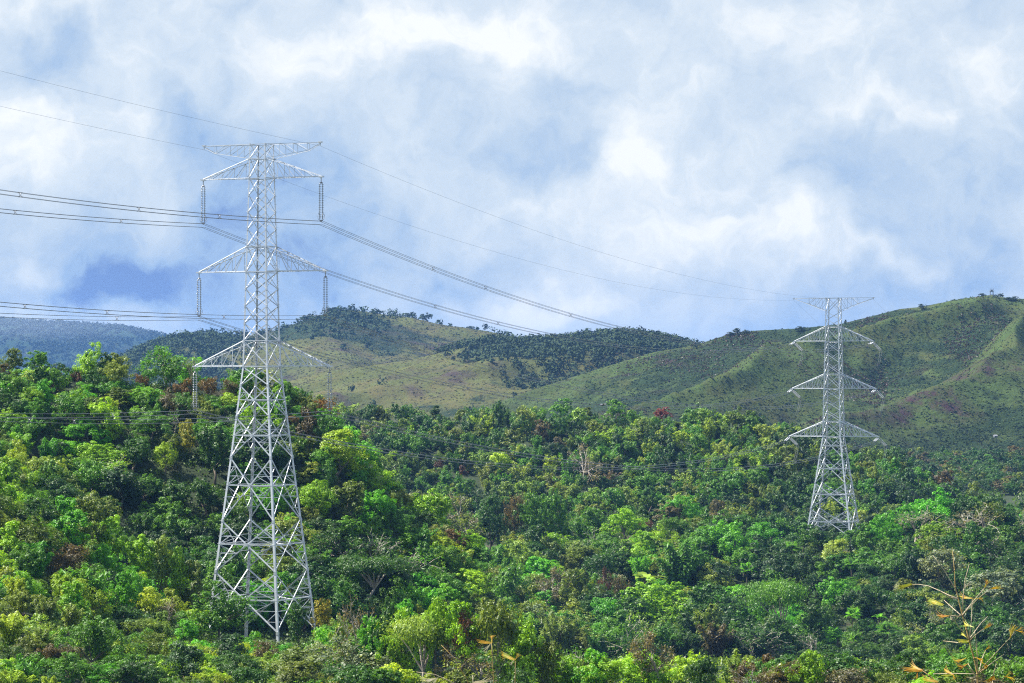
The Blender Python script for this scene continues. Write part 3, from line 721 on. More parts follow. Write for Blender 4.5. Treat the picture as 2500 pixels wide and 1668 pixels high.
def trunk_to(rs, centers, r, z0, limbs=5, bend=0.04, fork=None):
    m = MB(); tops = sorted(centers, key=lambda c: -c[1])[:limbs]
    fz = fork if fork else z0 * rs.uniform(.7, 1.0)
    pts = [(0, 0, -0.06), (rs.uniform(-bend, bend), rs.uniform(-bend, bend), fz * .55), (rs.uniform(-bend, bend), rs.uniform(-bend, bend), fz)]
    m.tube(pts, [r * 1.25, r, r * .8], 6)
    for c, rad in tops:
        b = Vector(pts[-1]); e = Vector(c); mid = b.lerp(e, .5) + Vector((rs.uniform(-.03, .03), rs.uniform(-.03, .03), .03))
        m.tube([b, mid, e], [r * .62, r * .42, r * .18], 5, False)
    return m
def joined(name, leafV, leafF, m):
    vs = np.array(m.v, dtype=np.float32).reshape(-1, 3) if m else np.zeros((0, 3), np.float32)
    me = bpy.data.meshes.new(name); nl = len(leafV)
    me.from_pydata(np.concatenate([leafV, vs]).tolist(), [], leafF.tolist() + [tuple(i + nl for i in f) for f in (m.f if m else [])])
    me.materials.append(M_LEAF); me.materials.append(M_BARK)
    me.polygons.foreach_set('material_index', [0] * len(leafF) + [1] * (len(m.f) if m else 0)); me.update(); return me

SHAPES = {}        # kind -> list of dict(w, crown, trunk, whole)
def add_shape(kind, w, V, Fc, m, leafmat=None, barkmat=None, both=True):
    d = dict(w=w, crown=np_mesh(kind + '_crown', V, Fc, [leafmat or M_LEAF]))
    d['trunk'] = m.mesh(kind + '_trunk', barkmat or M_BARK, True) if m else None
    SHAPES.setdefault(kind, []).append(d); return d
def add_small(kind, w, V, Fc, m):
    SHAPES.setdefault(kind, []).append(dict(w=w, whole=joined(kind, V, Fc, m)))

def make_shapes():
    rs = np.random.RandomState(5)
    for k in range(5):        # rounded broadleaf crowns
        W = rs.uniform(.78, .95); V, Fc, ce = crown_lobed(rs, W, .10, 1.0, 19, 10, 46, .036)
        add_shape('round', W, V, Fc, trunk_to(rs, ce, .022, .28))
    for k in range(4):        # tall narrow crowns
        W = rs.uniform(.5, .62); V, Fc, ce = crown_lobed(rs, W, .08, 1.0, 19, 9, 44, .032)
        add_shape('tall', W, V, Fc, trunk_to(rs, ce, .017, .3))
    for k in range(3):        # umbrella crowns on pale forked trunks
        W = rs.uniform(1.15, 1.35); V, Fc, ce = crown_lobed(rs, W, .55, 1.0, 24, 9, 38, .033, flat=.45)
        add_shape('umbrella', W, V, Fc, trunk_to(rs, ce, .024, .5, 9, .07, .34), barkmat=M_PALE_BARK)
    for k in range(3):        # coarse, sparse crowns with glinting leaves
        W = rs.uniform(.85, 1.05); V, Fc, ce = crown_lobed(rs, W, .12, 1.0, 26, 8, 22, .044)
        add_shape('sparse', W, V, Fc, trunk_to(rs, ce, .018, .3, 9), barkmat=M_PALE_BARK)
    for k in range(3):        # feathery drooping crowns
        W = rs.uniform(.72, .82); V, Fc, ce = crown_lobed(rs, W, .05, 1.0, 20, 10, 44, .029, droop=1.2)
        add_shape('feather', W, V, Fc, trunk_to(rs, ce, .017, .3))
    for k in range(4):        # low shrubs
        W = rs.uniform(1.25, 1.6); V, Fc, ce = crown_lobed(rs, W, .0, 1.0, 15, 9, 34, .062)
        add_shape('shrub', W, V, Fc, trunk_to(rs, ce, .02, .2, 4))
    def bamboo(n, per, leaf):
        Ps, Ns, Al = [], [], []; m = MB()
        for i in range(n):
            a = rs.uniform(0, 2 * np.pi); lean = rs.uniform(.04, .34); h = rs.uniform(.68, 1.0); dr = np.array([math.cos(a), math.sin(a), 0])
            f = lambda t: dr * (.05 + lean * t ** 2.2) + np.array([0, 0, h * (t - .16 * lean * 3 * t ** 4)])
            m.tube([f(t) for t in (0, .3, .6, .85, 1.0)], [.008, .008, .006, .004, .002], 4, False)
            ts = rs.uniform(.22, 1.0, per); side = rs.normal(size=(per, 3)); side[:, 2] *= .3
            rad = .085 * np.sin(np.clip((ts - .12) * 1.05, 0, 1) * np.pi) ** .7 + .012
            base = np.array([f(t) for t in ts]); sd_ = unit(side)
            P = base + sd_ * rad[:, None] * rs.uniform(.3, 1.1, (per, 1)); P[:, 2] -= rad * .35
            Ps.append(P); nn = sd_ * .5 + rs.normal(size=(per, 3)) * .5; nn[:, 2] += .8; Ns.append(nn)
            al = sd_ * .9 + rs.normal(size=(per, 3)) * .3; al[:, 2] -= .75; Al.append(al)
        P = np.concatenate(Ps); P[:, 2] = np.clip(P[:, 2], .02, None)
        V, Fc = leaf_quads(rs, P, np.concatenate(Ns), leaf, .26, np.concatenate(Al)); return V, Fc, m
    for k in range(4):
        V, Fc, m = bamboo(15, 250, .078); add_shape('bamboo', .8, V, Fc, m)
    for k in range(5):
        V, Fc, m = bamboo(9, 130, .10); add_small('bamboo_far', .75, V, Fc, m)
    for k in range(6):
        W = rs.uniform(.8, 1.0); V, Fc, ce = crown_lobed(rs, W, .1, 1.0, 13, 8, 24, .064); add_small('round_far', W, V, Fc, trunk_to(rs, ce, .02, .3, 3))
    for k in range(3):
        W = rs.uniform(.5, .62); V, Fc, ce = crown_lobed(rs, W, .12, 1.0, 12, 8, 22, .052); add_small('tall_far', W, V, Fc, trunk_to(rs, ce, .02, .45, 3))
    # leafless and half-bare trees: real forked twigs with few dry leaves
    def bare(n_leaf, leaf):
        m = MB(); ends = []
        def grow(p, d, l, r, lev):
            p = np.array(p); q = p + d * l; mid = p + d * l * .5 + rs.normal(size=3) * l * .06
            m.tube([p, mid, q], [r, r * .85, r * .68], 4 if lev else 6, False)
            if lev >= 4: ends.append(q); return
            for k in range(rs.randint(2, 4) + (lev == 0) * 2):
                nd = unit(d + rs.normal(size=3) * (.55 if lev else .6) + np.array([0, 0, .12])); grow(q if rs.rand() < .7 else mid, nd, l * rs.uniform(.6, .82), max(r * .6, .0022), lev + 1)
            if lev >= 2: ends.append(q)
        grow((0, 0, -.03), unit(np.array([rs.uniform(-.1, .1), rs.uniform(-.1, .1), 1])), .34, .020, 0)
        E = np.array(ends); mz = E[:, 2].max(); W = 2 * np.percentile(np.abs(E[:, :2]), 95)
        P = E[rs.randint(0, len(E), n_leaf)] + rs.normal(size=(n_leaf, 3)) * .028; N = rs.normal(size=(n_leaf, 3)); N[:, 2] += .5
        V, Fc = leaf_quads(rs, P, N, leaf, .5); m.v = [(x, y, z / mz) for x, y, z in m.v]; V[:, 2] /= mz
        return W, V, Fc, m
    for nl in (500, 1100, 1800):
        W, V, Fc, m = bare(nl, .034); add_shape('bare', W, V, Fc, m, barkmat=M_PALE_BARK)
    # palms
    for k in range(3):
        m = MB(); m.tube([(0, 0, -.03), (.02, .01, .3), (.03, -.01, .62)], [.030, .022, .018], 6)
        Ps, Ns, Al, Sz = [], [], [], []; m2 = MB(); top = np.array([.03, -.01, .62])
        for i in range(17):
            a = i * 2.4 + rs.uniform(-.2, .2); e = rs.uniform(.15, 1.25); l = rs.uniform(.46, .58); d = np.array([math.cos(a) * math.cos(e), math.sin(a) * math.cos(e), math.sin(e)])
            f = lambda t: top + d * l * t + np.array([0, 0, -.30 * t * t * (1.15 - .5 * math.sin(e))])
            m.tube([f(t) for t in (0, .35, .7, 1)], [.007, .005, .004, .002], 4, False)
            sd_ = np.cross(d, [0, 0, 1]); sd_ = sd_ / np.linalg.norm(sd_)
            for t in np.linspace(.12, 1, 24):
                for s_ in (-1, 1):
                    dl = sd_ * s_ * .85 + d * .5 + np.array([0, 0, -.55]); ll = .15 * math.sin(min(t * 1.1 + .12, 1.0) * np.pi) ** .6 + .03
                    dl = dl / np.linalg.norm(dl); Ps.append(f(t) + dl * ll * .5); Al.append(dl); Ns.append(np.array([0, 0, 1]) + sd_ * s_ * .4); Sz.append(ll)
        V, Fc = leaf_quads(rs, np.array(Ps), np.array(Ns), np.array(Sz), .14, np.array(Al)); add_shape('palm', 1.0, V, Fc, m, M_FROND)
    # banana plants
    for k in range(2):
        m = MB(); m.tube([(0, 0, -.03), (0, 0, .45)], [.05, .035], 6); vs, fs = [], []
        for i in range(9):
            a = i * 2.4; e = rs.uniform(.5, 1.3); l = rs.uniform(.45, .62); d = np.array([math.cos(a) * math.cos(e), math.sin(a) * math.cos(e), math.sin(e)]); sd_ = np.cross(d, [0, 0, 1]); sd_ /= np.linalg.norm(sd_)
            for t in np.linspace(0, 1, 7):
                c = np.array([0, 0, .42]) + d * l * t + np.array([0, 0, -.28 * t * t]); w = .085 * math.sin(min(t + .08, 1) * np.pi) ** .6 + .004
                vs += [c - sd_ * w + np.array([0, 0, .02]), c, c + sd_ * w + np.array([0, 0, .02])]
            b = i * 21
            for j in range(6): fs += [(b + j * 3, b + j * 3 + 1, b + j * 3 + 4, b + j * 3 + 3), (b + j * 3 + 1, b + j * 3 + 2, b + j * 3 + 5, b + j * 3 + 4)]
        add_shape('banana', .8, np.array(vs), np.array(fs), m, M_FROND)
make_shapes()

COL = {   # leaf colours and the words for them
    'bright': ((0.254, 0.487, 0.010), 'bright green'), 'sat': ((0.129, 0.411, 0.010), 'vivid green'), 'yellow': ((0.331, 0.483, 0.018), 'yellow-green'), 'mid': ((0.104, 0.266, 0.014), 'mid green'),
    'dark': ((0.049, 0.133, 0.012), 'dark green'), 'blue': ((0.039, 0.103, 0.020), 'blackish green'), 'olive': ((0.153, 0.224, 0.023), 'olive'), 'brown': ((0.130, 0.105, 0.038), 'brown'), 'rust': ((0.130, 0.060, 0.035), 'rust red'),
    'orange': ((.19, .12, .03), 'orange'), 'tan': ((.19, .175, .115), 'tan'), 'silver': ((.20, .25, .155), 'silvery'), 'red': ((0.260, 0.060, 0.060), 'pinkish red'), 'pale': ((0.246, 0.363, 0.050), 'pale green'), 'gold': ((0.340, 0.330, 0.035), 'golden')}
KINDS = {   # shape -> (object name, everyday name, word for the form)
    'round': ('broadleaf_tree', 'tree', 'round tree'), 'tall': ('slender_tree', 'tree', 'narrow tree'), 'umbrella': ('umbrella_tree', 'tree', 'flat-topped tree'), 'sparse': ('open_crowned_tree', 'tree', 'open-crowned tree'),
    'feather': ('feathery_tree', 'tree', 'feathery tree'), 'shrub': ('shrub', 'shrub', 'shrub'), 'bamboo': ('bamboo_clump', 'bamboo', 'bamboo clump'), 'bamboo_far': ('ridge_bamboo', 'bamboo', 'bamboo clump'),
    'round_far': ('ridge_tree', 'tree', 'small tree'), 'tall_far': ('slender_ridge_tree', 'tree', 'slim tree'), 'bare': ('half_bare_tree', 'tree', 'twiggy tree'), 'palm': ('palm_tree', 'palm', 'palm'), 'banana': ('banana_plant', 'banana plant', 'banana plant')}

ZONES = {'F': (288, 335), 'S': (306, 381), 'N': (366, 379), 'A': (452, 502), 'M': (636, 743), 'B': (838, 932), 'V': (1120, 1345)}
RS = random.Random(21)
PLANTS = []      # dict(px, Y, w, h, shape, col, zone, label, note)
def put(px, Y, w, h, shape, col, zone, label=None, note=False, vi=None, jit=0.16):
    PLANTS.append(dict(px=px, Y=Y, w=w, h=h, shape=shape, col=col, zone=zone, label=label, note=note, vi=vi, jit=jit))
def notable(px, ytop, wpx, hpx, shape, col, zone, label=None):
    """a plant of the photo: its column, the row of its top, its width and visible height in photo pixels"""
    y0, y1 = ZONES[zone]; best = None
    for Y in np.linspace(y0, y1, 40):
        g = HY - gz(px, Y) * F / Y; e = abs((g - ytop) - hpx * 1.15)
        if best is None or e < best[0]: best = (e, Y, g)
    e, Y, g = best
    h = max((g - ytop), hpx * 0.9) * Y / F
    h = min(h, hpx * 2.0 * Y / F)
    if shape in ('shrub',) and h > 1.3 * hpx * Y / F:
        h = 1.15 * hpx * Y / F; ytop = g - 1.0 * hpx
    put(px, Y, 1.14 * wpx * Y / F, h, shape, col, zone, label, True, jit=0.06); PLANTS[-1]['ztop'] = (HY - ytop) / F * Y
# the plants that stand out in the photo
for a in [
    # spur left of the near pylon
    (167, 1209, 98, 140, 'tall', 'sat', 'S', 'tall vivid green tree rising above the spur, left of two yellower ones'), (221, 1209, 62, 130, 'tall', 'olive', 'S', 'olive tree with open crown tucked right behind the tall vivid green one'),
    (272, 1256, 72, 95, 'tall', 'bright', 'S', 'bright yellowish green tree with a pointed crown on the spur\'s skyline'), (174, 1325, 88, 85, 'sparse', 'brown', 'S', 'brown drying tree below the tall vivid green one'),
    (250, 1325, 82, 90, 'round', 'sat', 'S', 'vivid green dense tree right of the brown drying one'), (337, 1303, 92, 95, 'tall', 'bright', 'S'), (391, 1303, 52, 80, 'tall', 'pale', 'S'), (430, 1332, 52, 80, 'tall', 'bright', 'S'),
    (467, 1366, 64, 100, 'tall', 'olive', 'S', 'olive tree with an orange tinge at the lower end of the spur\'s skyline'), (305, 1390, 92, 110, 'round', 'sat', 'S', 'big dense vivid green tree in the middle of the bright spur'), (405, 1402, 62, 66, 'bare', 'brown', 'S', 'brown thinning tree beside the big dense vivid green one'),
    (410, 1459, 58, 60, 'bare', 'tan', 'S', 'tan thinning tree below the brown thinning one'), (542, 1416, 124, 150, 'feather', 'mid', 'N', 'feathery green tree that hides the near pylon\'s left foot'), (470, 1470, 90, 110, 'feather', 'mid', 'N'), (225, 1490, 112, 140, 'feather', 'mid', 'S', 'big feathery mid green tree low on the left'),
    (450, 1566, 120, 100, 'round', 'blue', 'S', 'blackish green dense tree below the feathery one at the near pylon\'s foot'), (343, 1505, 92, 60, 'umbrella', 'pale', 'S'), (452, 1512, 62, 62, 'round', 'sat', 'S'), (36, 1625, 84, 80, 'bamboo', 'yellow', 'F'), (120, 1640, 80, 70, 'bamboo', 'yellow', 'F'), (40, 1395, 74, 90, 'bamboo', 'yellow', 'S'), (110, 1440, 74, 90, 'bamboo', 'olive', 'S'), (170, 1462, 66, 80, 'bamboo', 'pale', 'S'), (25, 1480, 80, 90, 'bamboo', 'yellow', 'S'), (95, 1520, 80, 90, 'bamboo', 'pale', 'S'),
    (30, 1270, 80, 110, 'tall', 'bright', 'S'), (5, 1130, 60, 120, 'tall', 'bright', 'S', 'bright green tall tree cut by the photo\'s left edge'), (60, 1330, 80, 90, 'round', 'mid', 'S'), (100, 1210, 80, 90, 'round', 'dark', 'S'), (310, 1480, 90, 70, 'round', 'dark', 'S'), (380, 1540, 90, 80, 'sparse', 'olive', 'S'), (300, 1575, 100, 90, 'feather', 'mid', 'S'), (175, 1590, 90, 80, 'round', 'mid', 'F'), (255, 1620, 90, 60, 'round', 'sat', 'F'), (345, 1610, 100, 70, 'round', 'dark', 'F'), (560, 1545, 90, 80, 'round', 'blue', 'S'), (610, 1540, 70, 60, 'shrub', 'sat', 'S'),
    # front band
    (725, 1575, 120, 95, 'sparse', 'olive', 'F', 'grey-olive glinting tree in front of the near pylon\'s feet'), (650, 1562, 70, 70, 'sparse', 'brown', 'F'), (590, 1600, 90, 70, 'round', 'dark', 'F'), (490, 1632, 56, 50, 'bamboo', 'yellow', 'F'), (540, 1640, 50, 40, 'shrub', 'yellow', 'F'),
    (785, 1460, 52, 75, 'tall', 'gold', 'S', 'golden green tree with orange tips beside the near pylon\'s right foot'), (727, 1470, 42, 100, 'tall', 'dark', 'S', 'dark narrow tree in front of the near pylon\'s right leg'), (1040, 1492, 170, 140, 'umbrella', 'pale', 'F', 'pale flat-topped tree with a forked whitish trunk in the front band'),
    (980, 1482, 104, 66, 'round', 'bright', 'F', 'bright green dome just behind the pale flat-topped tree'), (1062, 1454, 84, 60, 'round', 'bright', 'F', 'bright green crown peeking above the pale flat-topped tree'), (1127, 1462, 84, 55, 'round', 'bright', 'F', 'bright green low crown right of the peeking bright crown'), (1135, 1490, 76, 90, 'bare', 'rust', 'F', 'rust red drying tree right of the pale flat-topped one'),
    (1215, 1459, 105, 100, 'sparse', 'olive', 'F', 'olive brown bushy tree behind the rust red drying one'), (1276, 1502, 105, 130, 'round', 'bright', 'F', 'bright green bushy tree in the middle of the front band'), (1170, 1568, 150, 110, 'bare', 'tan', 'F', 'wide tan twiggy tree behind the two orange bamboo tips'),
    (900, 1548, 175, 120, 'sparse', 'silver', 'F', 'wide silvery tree left of the pale flat-topped one'), (765, 1566, 120, 100, 'sparse', 'silver', 'F'), (827, 1588, 62, 66, 'round', 'sat', 'F', 'vivid big-leaved tree between two silvery ones'), (874, 1448, 72, 66, 'bare', 'brown', 'F', 'brown thinning tree right of the golden green one'), (946, 1455, 84, 70, 'round', 'dark', 'F'), (830, 1500, 60, 60, 'tall', 'pale', 'F'), (910, 1500, 80, 60, 'round', 'sat', 'F'),
    (1360, 1580, 135, 90, 'round', 'bright', 'F'), (1453, 1582, 84, 80, 'round', 'sat', 'F'), (1330, 1545, 80, 70, 'sparse', 'olive', 'F'), (1606, 1543, 96, 86, 'bare', 'tan', 'F', 'tan dry tree with bare side twigs low in the middle'), (1580, 1592, 130, 80, 'round', 'bright', 'F'), (1470, 1600, 110, 60, 'round', 'bright', 'F'), (1972, 1585, 74, 66, 'round', 'bright', 'F', 'small bright green dome low in the middle of the right half'), (1835, 1620, 84, 50, 'bare', 'brown', 'F'), (1720, 1590, 90, 80, 'feather', 'dark', 'F'), (1920, 1610, 110, 60, 'sparse', 'brown', 'F'), (2060, 1625, 120, 50, 'sparse', 'tan', 'F'), (2180, 1640, 100, 40, 'sparse', 'olive', 'F'), (2000, 1630, 90, 40, 'shrub', 'yellow', 'F'), (1420, 1635, 90, 40, 'shrub', 'gold', 'F'), (1540, 1640, 100, 40, 'shrub', 'gold', 'F'), (1650, 1630, 80, 40, 'shrub', 'olive', 'F'),
    # slope right of the near pylon and the middle wood
    (776, 1169, 88, 95, 'round', 'bright', 'A', 'bright green tree just right of the near pylon\'s waist'), (848, 1172, 84, 105, 'tall', 'olive', 'A'), (826, 1044, 112, 115, 'round', 'yellow', 'A', 'large yellow-green crown right of the near pylon\'s lowest arm'), (1048, 1192, 98, 80, 'round', 'bright', 'A', 'bright green dome above the grey leafless trees'), (910, 1195, 80, 85, 'round', 'sat', 'A'), (790, 1090, 80, 80, 'round', 'mid', 'A'), (950, 1225, 80, 80, 'round', 'mid', 'A'),
    (1127, 1207, 110, 115, 'bare', 'tan', 'M', 'grey leafless tree right of the bright green dome'), (1153, 1256, 95, 100, 'bare', 'olive', 'M'), (1196, 1203, 76, 95, 'round', 'dark', 'M'), (1236, 1362, 135, 175, 'round', 'mid', 'M', 'largest rounded mid green tree of the middle wood'), (903, 1352, 160, 125, 'umbrella', 'dark', 'A', 'wide dark flat-topped tree right of the near pylon\'s base'),
    (1338, 1388, 84, 115, 'bare', 'tan', 'M', 'tan tree with a whitish twisted trunk beside the largest rounded one'), (1414, 1384, 105, 135, 'round', 'olive', 'M'), (1468, 1388, 34, 115, 'bare', 'rust', 'M', 'thin rust red dead tree in the middle wood'), (1421, 1325, 95, 66, 'round', 'olive', 'M'), (1254, 1199, 54, 60, 'sparse', 'brown', 'M'), (1300, 1200, 80, 70, 'round', 'mid', 'M'), (1350, 1190, 80, 80, 'round', 'mid', 'M'), (1440, 1235, 80, 90, 'round', 'mid', 'M'),
    (1527, 1239, 76, 75, 'round', 'bright', 'M', 'bright green dome beside the small dark red bush'), (1568, 1239, 40, 34, 'shrub', 'rust', 'M', 'small dark red bush beside a bright green dome'), (1668, 1207, 94, 80, 'round', 'sat', 'M'), (1639, 1226, 58, 66, 'tall', 'tan', 'M'), (1755, 1217, 54, 56, 'round', 'tan', 'M', 'tan brown rounded crown left of the far pylon'), (1784, 1268, 95, 110, 'round', 'sat', 'M'), (1610, 1408, 150, 140, 'round', 'bright', 'M', 'large bright green spreading tree in the middle of the wood'), (1513, 1402, 54, 86, 'sparse', 'brown', 'M', 'brown orange tree between the thin rust one and the large bright one'),
    (1744, 1417, 155, 140, 'round', 'dark', 'M'), (1900, 1406, 130, 175, 'umbrella', 'mid', 'M', 'spreading tree on two pale leaning trunks below the far pylon'), (1824, 1363, 48, 60, 'palm', 'sat', 'M', 'palm standing alone left of the tree with two pale trunks'), (1932, 1311, 54, 60, 'palm', 'mid', 'M', 'palm left of the far pylon\'s foot'), (1574, 1370, 95, 66, 'banana', 'pale', 'M', 'banana plants with torn leaves behind the large bright tree'), (1700, 1412, 50, 50, 'banana', 'sat', 'M'), (1896, 1575, 46, 54, 'banana', 'pale', 'F'), (1925, 1570, 40, 50, 'banana', 'sat', 'F'), (1958, 1449, 24, 24, 'shrub', 'rust', 'M', 'small rust red ball of leaves right of the two pale trunks'),
    (2233, 1232, 105, 90, 'bare', 'silver', 'M', 'whitish glinting tree right of the far pylon\'s foot'), (2371, 1225, 120, 120, 'bare', 'tan', 'M', 'tan half-bare tree at the top of the right wood'), (2414, 1221, 84, 90, 'sparse', 'olive', 'M'), (2490, 1243, 66, 90, 'bare', 'silver', 'M', 'whitish glinting tree cut by the photo\'s right edge'), (2160, 1255, 70, 90, 'round', 'sat', 'M'), (2120, 1275, 60, 80, 'tall', 'mid', 'M'), (2002, 1285, 74, 70, 'round', 'dark', 'M'), (2075, 1292, 66, 60, 'round', 'mid', 'M'), (1965, 1275, 60, 70, 'tall', 'mid', 'M'),
    (2080, 1351, 60, 66, 'palm', 'mid', 'M', 'palm below the right side of the far pylon\'s foot'), (2215, 1298, 56, 70, 'palm', 'dark', 'M', 'dark palm below the whitish glinting tree'), (2081, 1475, 50, 60, 'palm', 'sat', 'M'), (2168, 1504, 70, 80, 'palm', 'mid', 'M'), (2045, 1522, 50, 70, 'palm', 'sat', 'M'), (2088, 1529, 50, 70, 'palm', 'mid', 'M'), (2146, 1482, 40, 40, 'banana', 'sat', 'M'), (2300, 1330, 130, 110, 'sparse', 'silver', 'M'), (2440, 1380, 140, 120, 'sparse', 'silver', 'M'), (2270, 1470, 110, 110, 'bare', 'silver', 'M'),
    # middle ridge
    (1423, 1085, 84, 95, 'bare', 'tan', 'B', 'tan leafless tree on the face of the middle ridge'), (1616, 993, 40, 36, 'round_far', 'red', 'B', 'pinkish red flowering tree on the middle ridge\'s crest'), (1320, 1023, 44, 50, 'round_far', 'brown', 'B', 'reddish brown tree just below the middle ridge\'s crest'), (1360, 1066, 36, 28, 'round_far', 'tan', 'B', 'small cream crown below the reddish brown tree on the middle ridge'), (1215, 976, 40, 80, 'tall', 'dark', 'B', 'dark slim tree with a whitish trunk above the middle ridge'), (1071, 1121, 28, 34, 'round_far', 'rust', 'B'), (1128, 1135, 30, 30, 'round_far', 'rust', 'B'), (2226, 1185, 74, 66, 'round_far', 'blue', 'B'), (980, 985, 50, 50, 'round_far', 'dark', 'B'), (1060, 990, 50, 50, 'tall_far', 'dark', 'B'), (1500, 975, 60, 60, 'round_far', 'mid', 'B'), (1370, 972, 60, 60, 'round_far', 'mid', 'B'),
    # slope behind the near pylon
    (184, 885, 26, 30, 'shrub', 'rust', 'A', 'rust red bush on the left hillside\'s crest'), (452, 922, 50, 40, 'shrub', 'orange', 'A', 'orange bush left of the near pylon\'s lowest left insulator'), (510, 918, 54, 40, 'shrub', 'orange', 'A', 'orange bush between the lowest left insulator and the pylon'), (345, 893, 34, 34, 'shrub', 'orange', 'A'), (560, 925, 40, 40, 'sparse', 'brown', 'A'), (240, 1076, 88, 60, 'round', 'bright', 'A', 'bright green dome in the middle of the left hillside'), (405, 1078, 64, 66, 'round', 'yellow', 'A', 'yellow-green dome left of the near pylon under the conductors'), (460, 1021, 44, 86, 'tall', 'gold', 'A', 'golden green slim tree below the lowest left insulator'), (523, 1026, 88, 135, 'round', 'dark', 'A', 'tall dark tree against the near pylon\'s left leg'),
    (163, 953, 92, 80, 'round', 'mid', 'A'), (75, 943, 56, 66, 'round', 'bright', 'A'), (327, 1068, 88, 80, 'round', 'dark', 'A'), (45, 1073, 88, 115, 'feather', 'yellow', 'A', 'yellow-green feathery tree near the photo\'s left edge'), (30, 848, 50, 66, 'round', 'olive', 'A'), (95, 855, 54, 66, 'tall', 'mid', 'A'), (258, 859, 36, 60, 'tall', 'dark', 'A'), (415, 870, 62, 70, 'round', 'mid', 'A'), (463, 863, 54, 54, 'bare', 'olive', 'A', 'grey half-bare tree standing above the left hillside\'s crest'), (297, 1135, 125, 100, 'round', 'blue', 'A'), (140, 1160, 90, 90, 'round', 'dark', 'A'), (15, 950, 70, 70, 'round', 'dark', 'A'), (30, 1010, 80, 70, 'round', 'mid', 'A'), (200, 1020, 80, 60, 'round', 'sat', 'A'), (370, 1000, 80, 60, 'round', 'mid', 'A'), (290, 945, 60, 50, 'tall', 'olive', 'A'), (740, 960, 50, 60, 'round', 'olive', 'A'), (700, 925, 40, 50, 'round', 'mid', 'A'), (420, 1170, 90, 90, 'round', 'dark', 'A'), (500, 1165, 90, 90, 'round', 'dark', 'A'), (350, 1240, 80, 80, 'bamboo', 'dark', 'A'), (430, 1255, 80, 90, 'bamboo', 'mid', 'A')]:  # dark trees in the hollow carry its shade in their leaf colour
    notable(*a)

# the plants between them
def choose(table):
    t = RS.random() * sum(w for _, w in table)
    for k, w in table:
        t -= w
        if t <= 0: return k
    return table[-1][0]
def fill(zone, y0, y1, x0, x1, step, wr, ratio, kinds, cols):
    """plants on a jittered grid over a zone of ground: kinds(px, t), cols(px, t) give weights"""
    Y = y0; row = 0
    while Y < y1:
        X = (x0 - CX) / F * Y + (row % 2) * step * .5
        while X < (x1 - CX) / F * Y:
            xx, yy = X + RS.uniform(-.4, .4) * step, Y + RS.uniform(-.4, .4) * step
            px = CX + xx / yy * F; t = (yy - y0) / (y1 - y0)
            k = choose(kinds(px, t)); c = choose(cols(px, t)); w = RS.uniform(*wr) * (0.62 if k in ('tall', 'tall_far') else 1.0) * (0.75 if k in ('shrub',) else 1.0)
            h = w * (RS.uniform(*ratio) if k not in ('tall', 'tall_far') else RS.uniform(1.5, 1.9))
            if k == 'shrub': h *= .55
            if k == 'umbrella': w *= 1.15; h *= 1.05
            if k == 'bamboo': h = w * 1.25
            if k == 'palm': w, h = 4.2, 5.0
            put(px, yy, w, h, k, c, zone)
            X += step * RS.uniform(.85, 1.15)
        Y += step * .82; row += 1
const = lambda *t: (lambda px, u: t)
fill('F', 290, 334, -60, 2560, 3.7, (3.4, 6.6), (.85, 1.1),
     lambda px, t: (('round', 3), ('sparse', 3), ('feather', 2), ('shrub', 2), ('bamboo', 3 if px < 520 else .4), ('bare', .7)),
     lambda px, t: (('bright', 2), ('mid', 3), ('dark', 3), ('olive', 3), ('pale', 2), ('yellow', 2 if px < 600 or 1300 < px < 1800 else .5), ('brown', .8 if px > 1700 else .2), ('tan', .6 if px > 1700 else .15), ('gold', .3 if px > 1250 else .1)))
fill('S', 338, 380, -60, 960, 3.5, (3.4, 6.6), (.9, 1.15),
     lambda px, t: (('round', 3), ('tall', 2), ('feather', 2), ('sparse', 1), ('bamboo', 5 if px < 260 and t < .75 else 1.6), ('shrub', .6)),
     lambda px, t: (('bright', 4), ('sat', 3), ('mid', 4), ('yellow', 2), ('dark', 2), ('olive', 2), ('pale', 2), ('brown', .25)))
fill('A', 438, 503, -60, 1180, 3.6, (3.4, 7.6), (.85, 1.1),
     lambda px, t: (('round', 5), ('tall', 1.5), ('feather', 1.5), ('sparse', 1), ('bamboo', 3 if t < .5 else .9), ('shrub', .6), ('bare', .4)),
     lambda px, t: ((('dark', 5), ('blue', 3), ('mid', 4), ('sat', 1.0)) if (t < .42 and 250 < px < 620) or (t < .5 and 740 < px < 1020) else (('bright', 3.0), ('sat', 3), ('mid', 5), ('dark', 2.5), ('olive', 3), ('yellow', 1.5), ('brown', .5 if t > .7 else .1), ('orange', .35 if t > .75 and px > 300 else .0), ('pale', 1.2))))  # hollow and right-facing flank: their shade is put into darker leaf colours
fill('M', 618, 744, 760, 2570, 5.8, (5.2, 11.5), (.85, 1.1),
     lambda px, t: (('round', 5), ('feather', 1.5), ('sparse', 1.6 if px > 1900 else .9), ('tall', 1.3), ('umbrella', .3), ('palm', .6 if px > 1700 else .15), ('bare', .4), ('bamboo', 1.8 if px < 1700 else .5)),
     lambda px, t: (('mid', 6), ('dark', 4), ('sat', 2.5), ('blue', 5 if px > 1650 else .6), ('dark', 6 if px > 1650 else 0), ('olive', 2.0), ('pale', 1.5), ('bright', 1.4 if px < 1800 else .4), ('silver', .5 if px > 2000 else .15), ('brown', .12)))
fill('B', 842, 932, 640, 2570, 5.0, (4.4, 8.4), (.95, 1.25),
     lambda px, t: (('bamboo_far', 6.5 if px < 2100 else 3), ('round_far', 3.5 if px < 2000 else 6), ('tall_far', 1.2)),
     lambda px, t: (('mid', 5), ('olive', 2.6), ('dark', 4 if px < 1850 else 6), ('yellow', 1.4 if px < 1900 else .4), ('pale', 1.8), ('blue', 1 if px < 1850 else 4), ('brown', .08), ('tan', .04)))
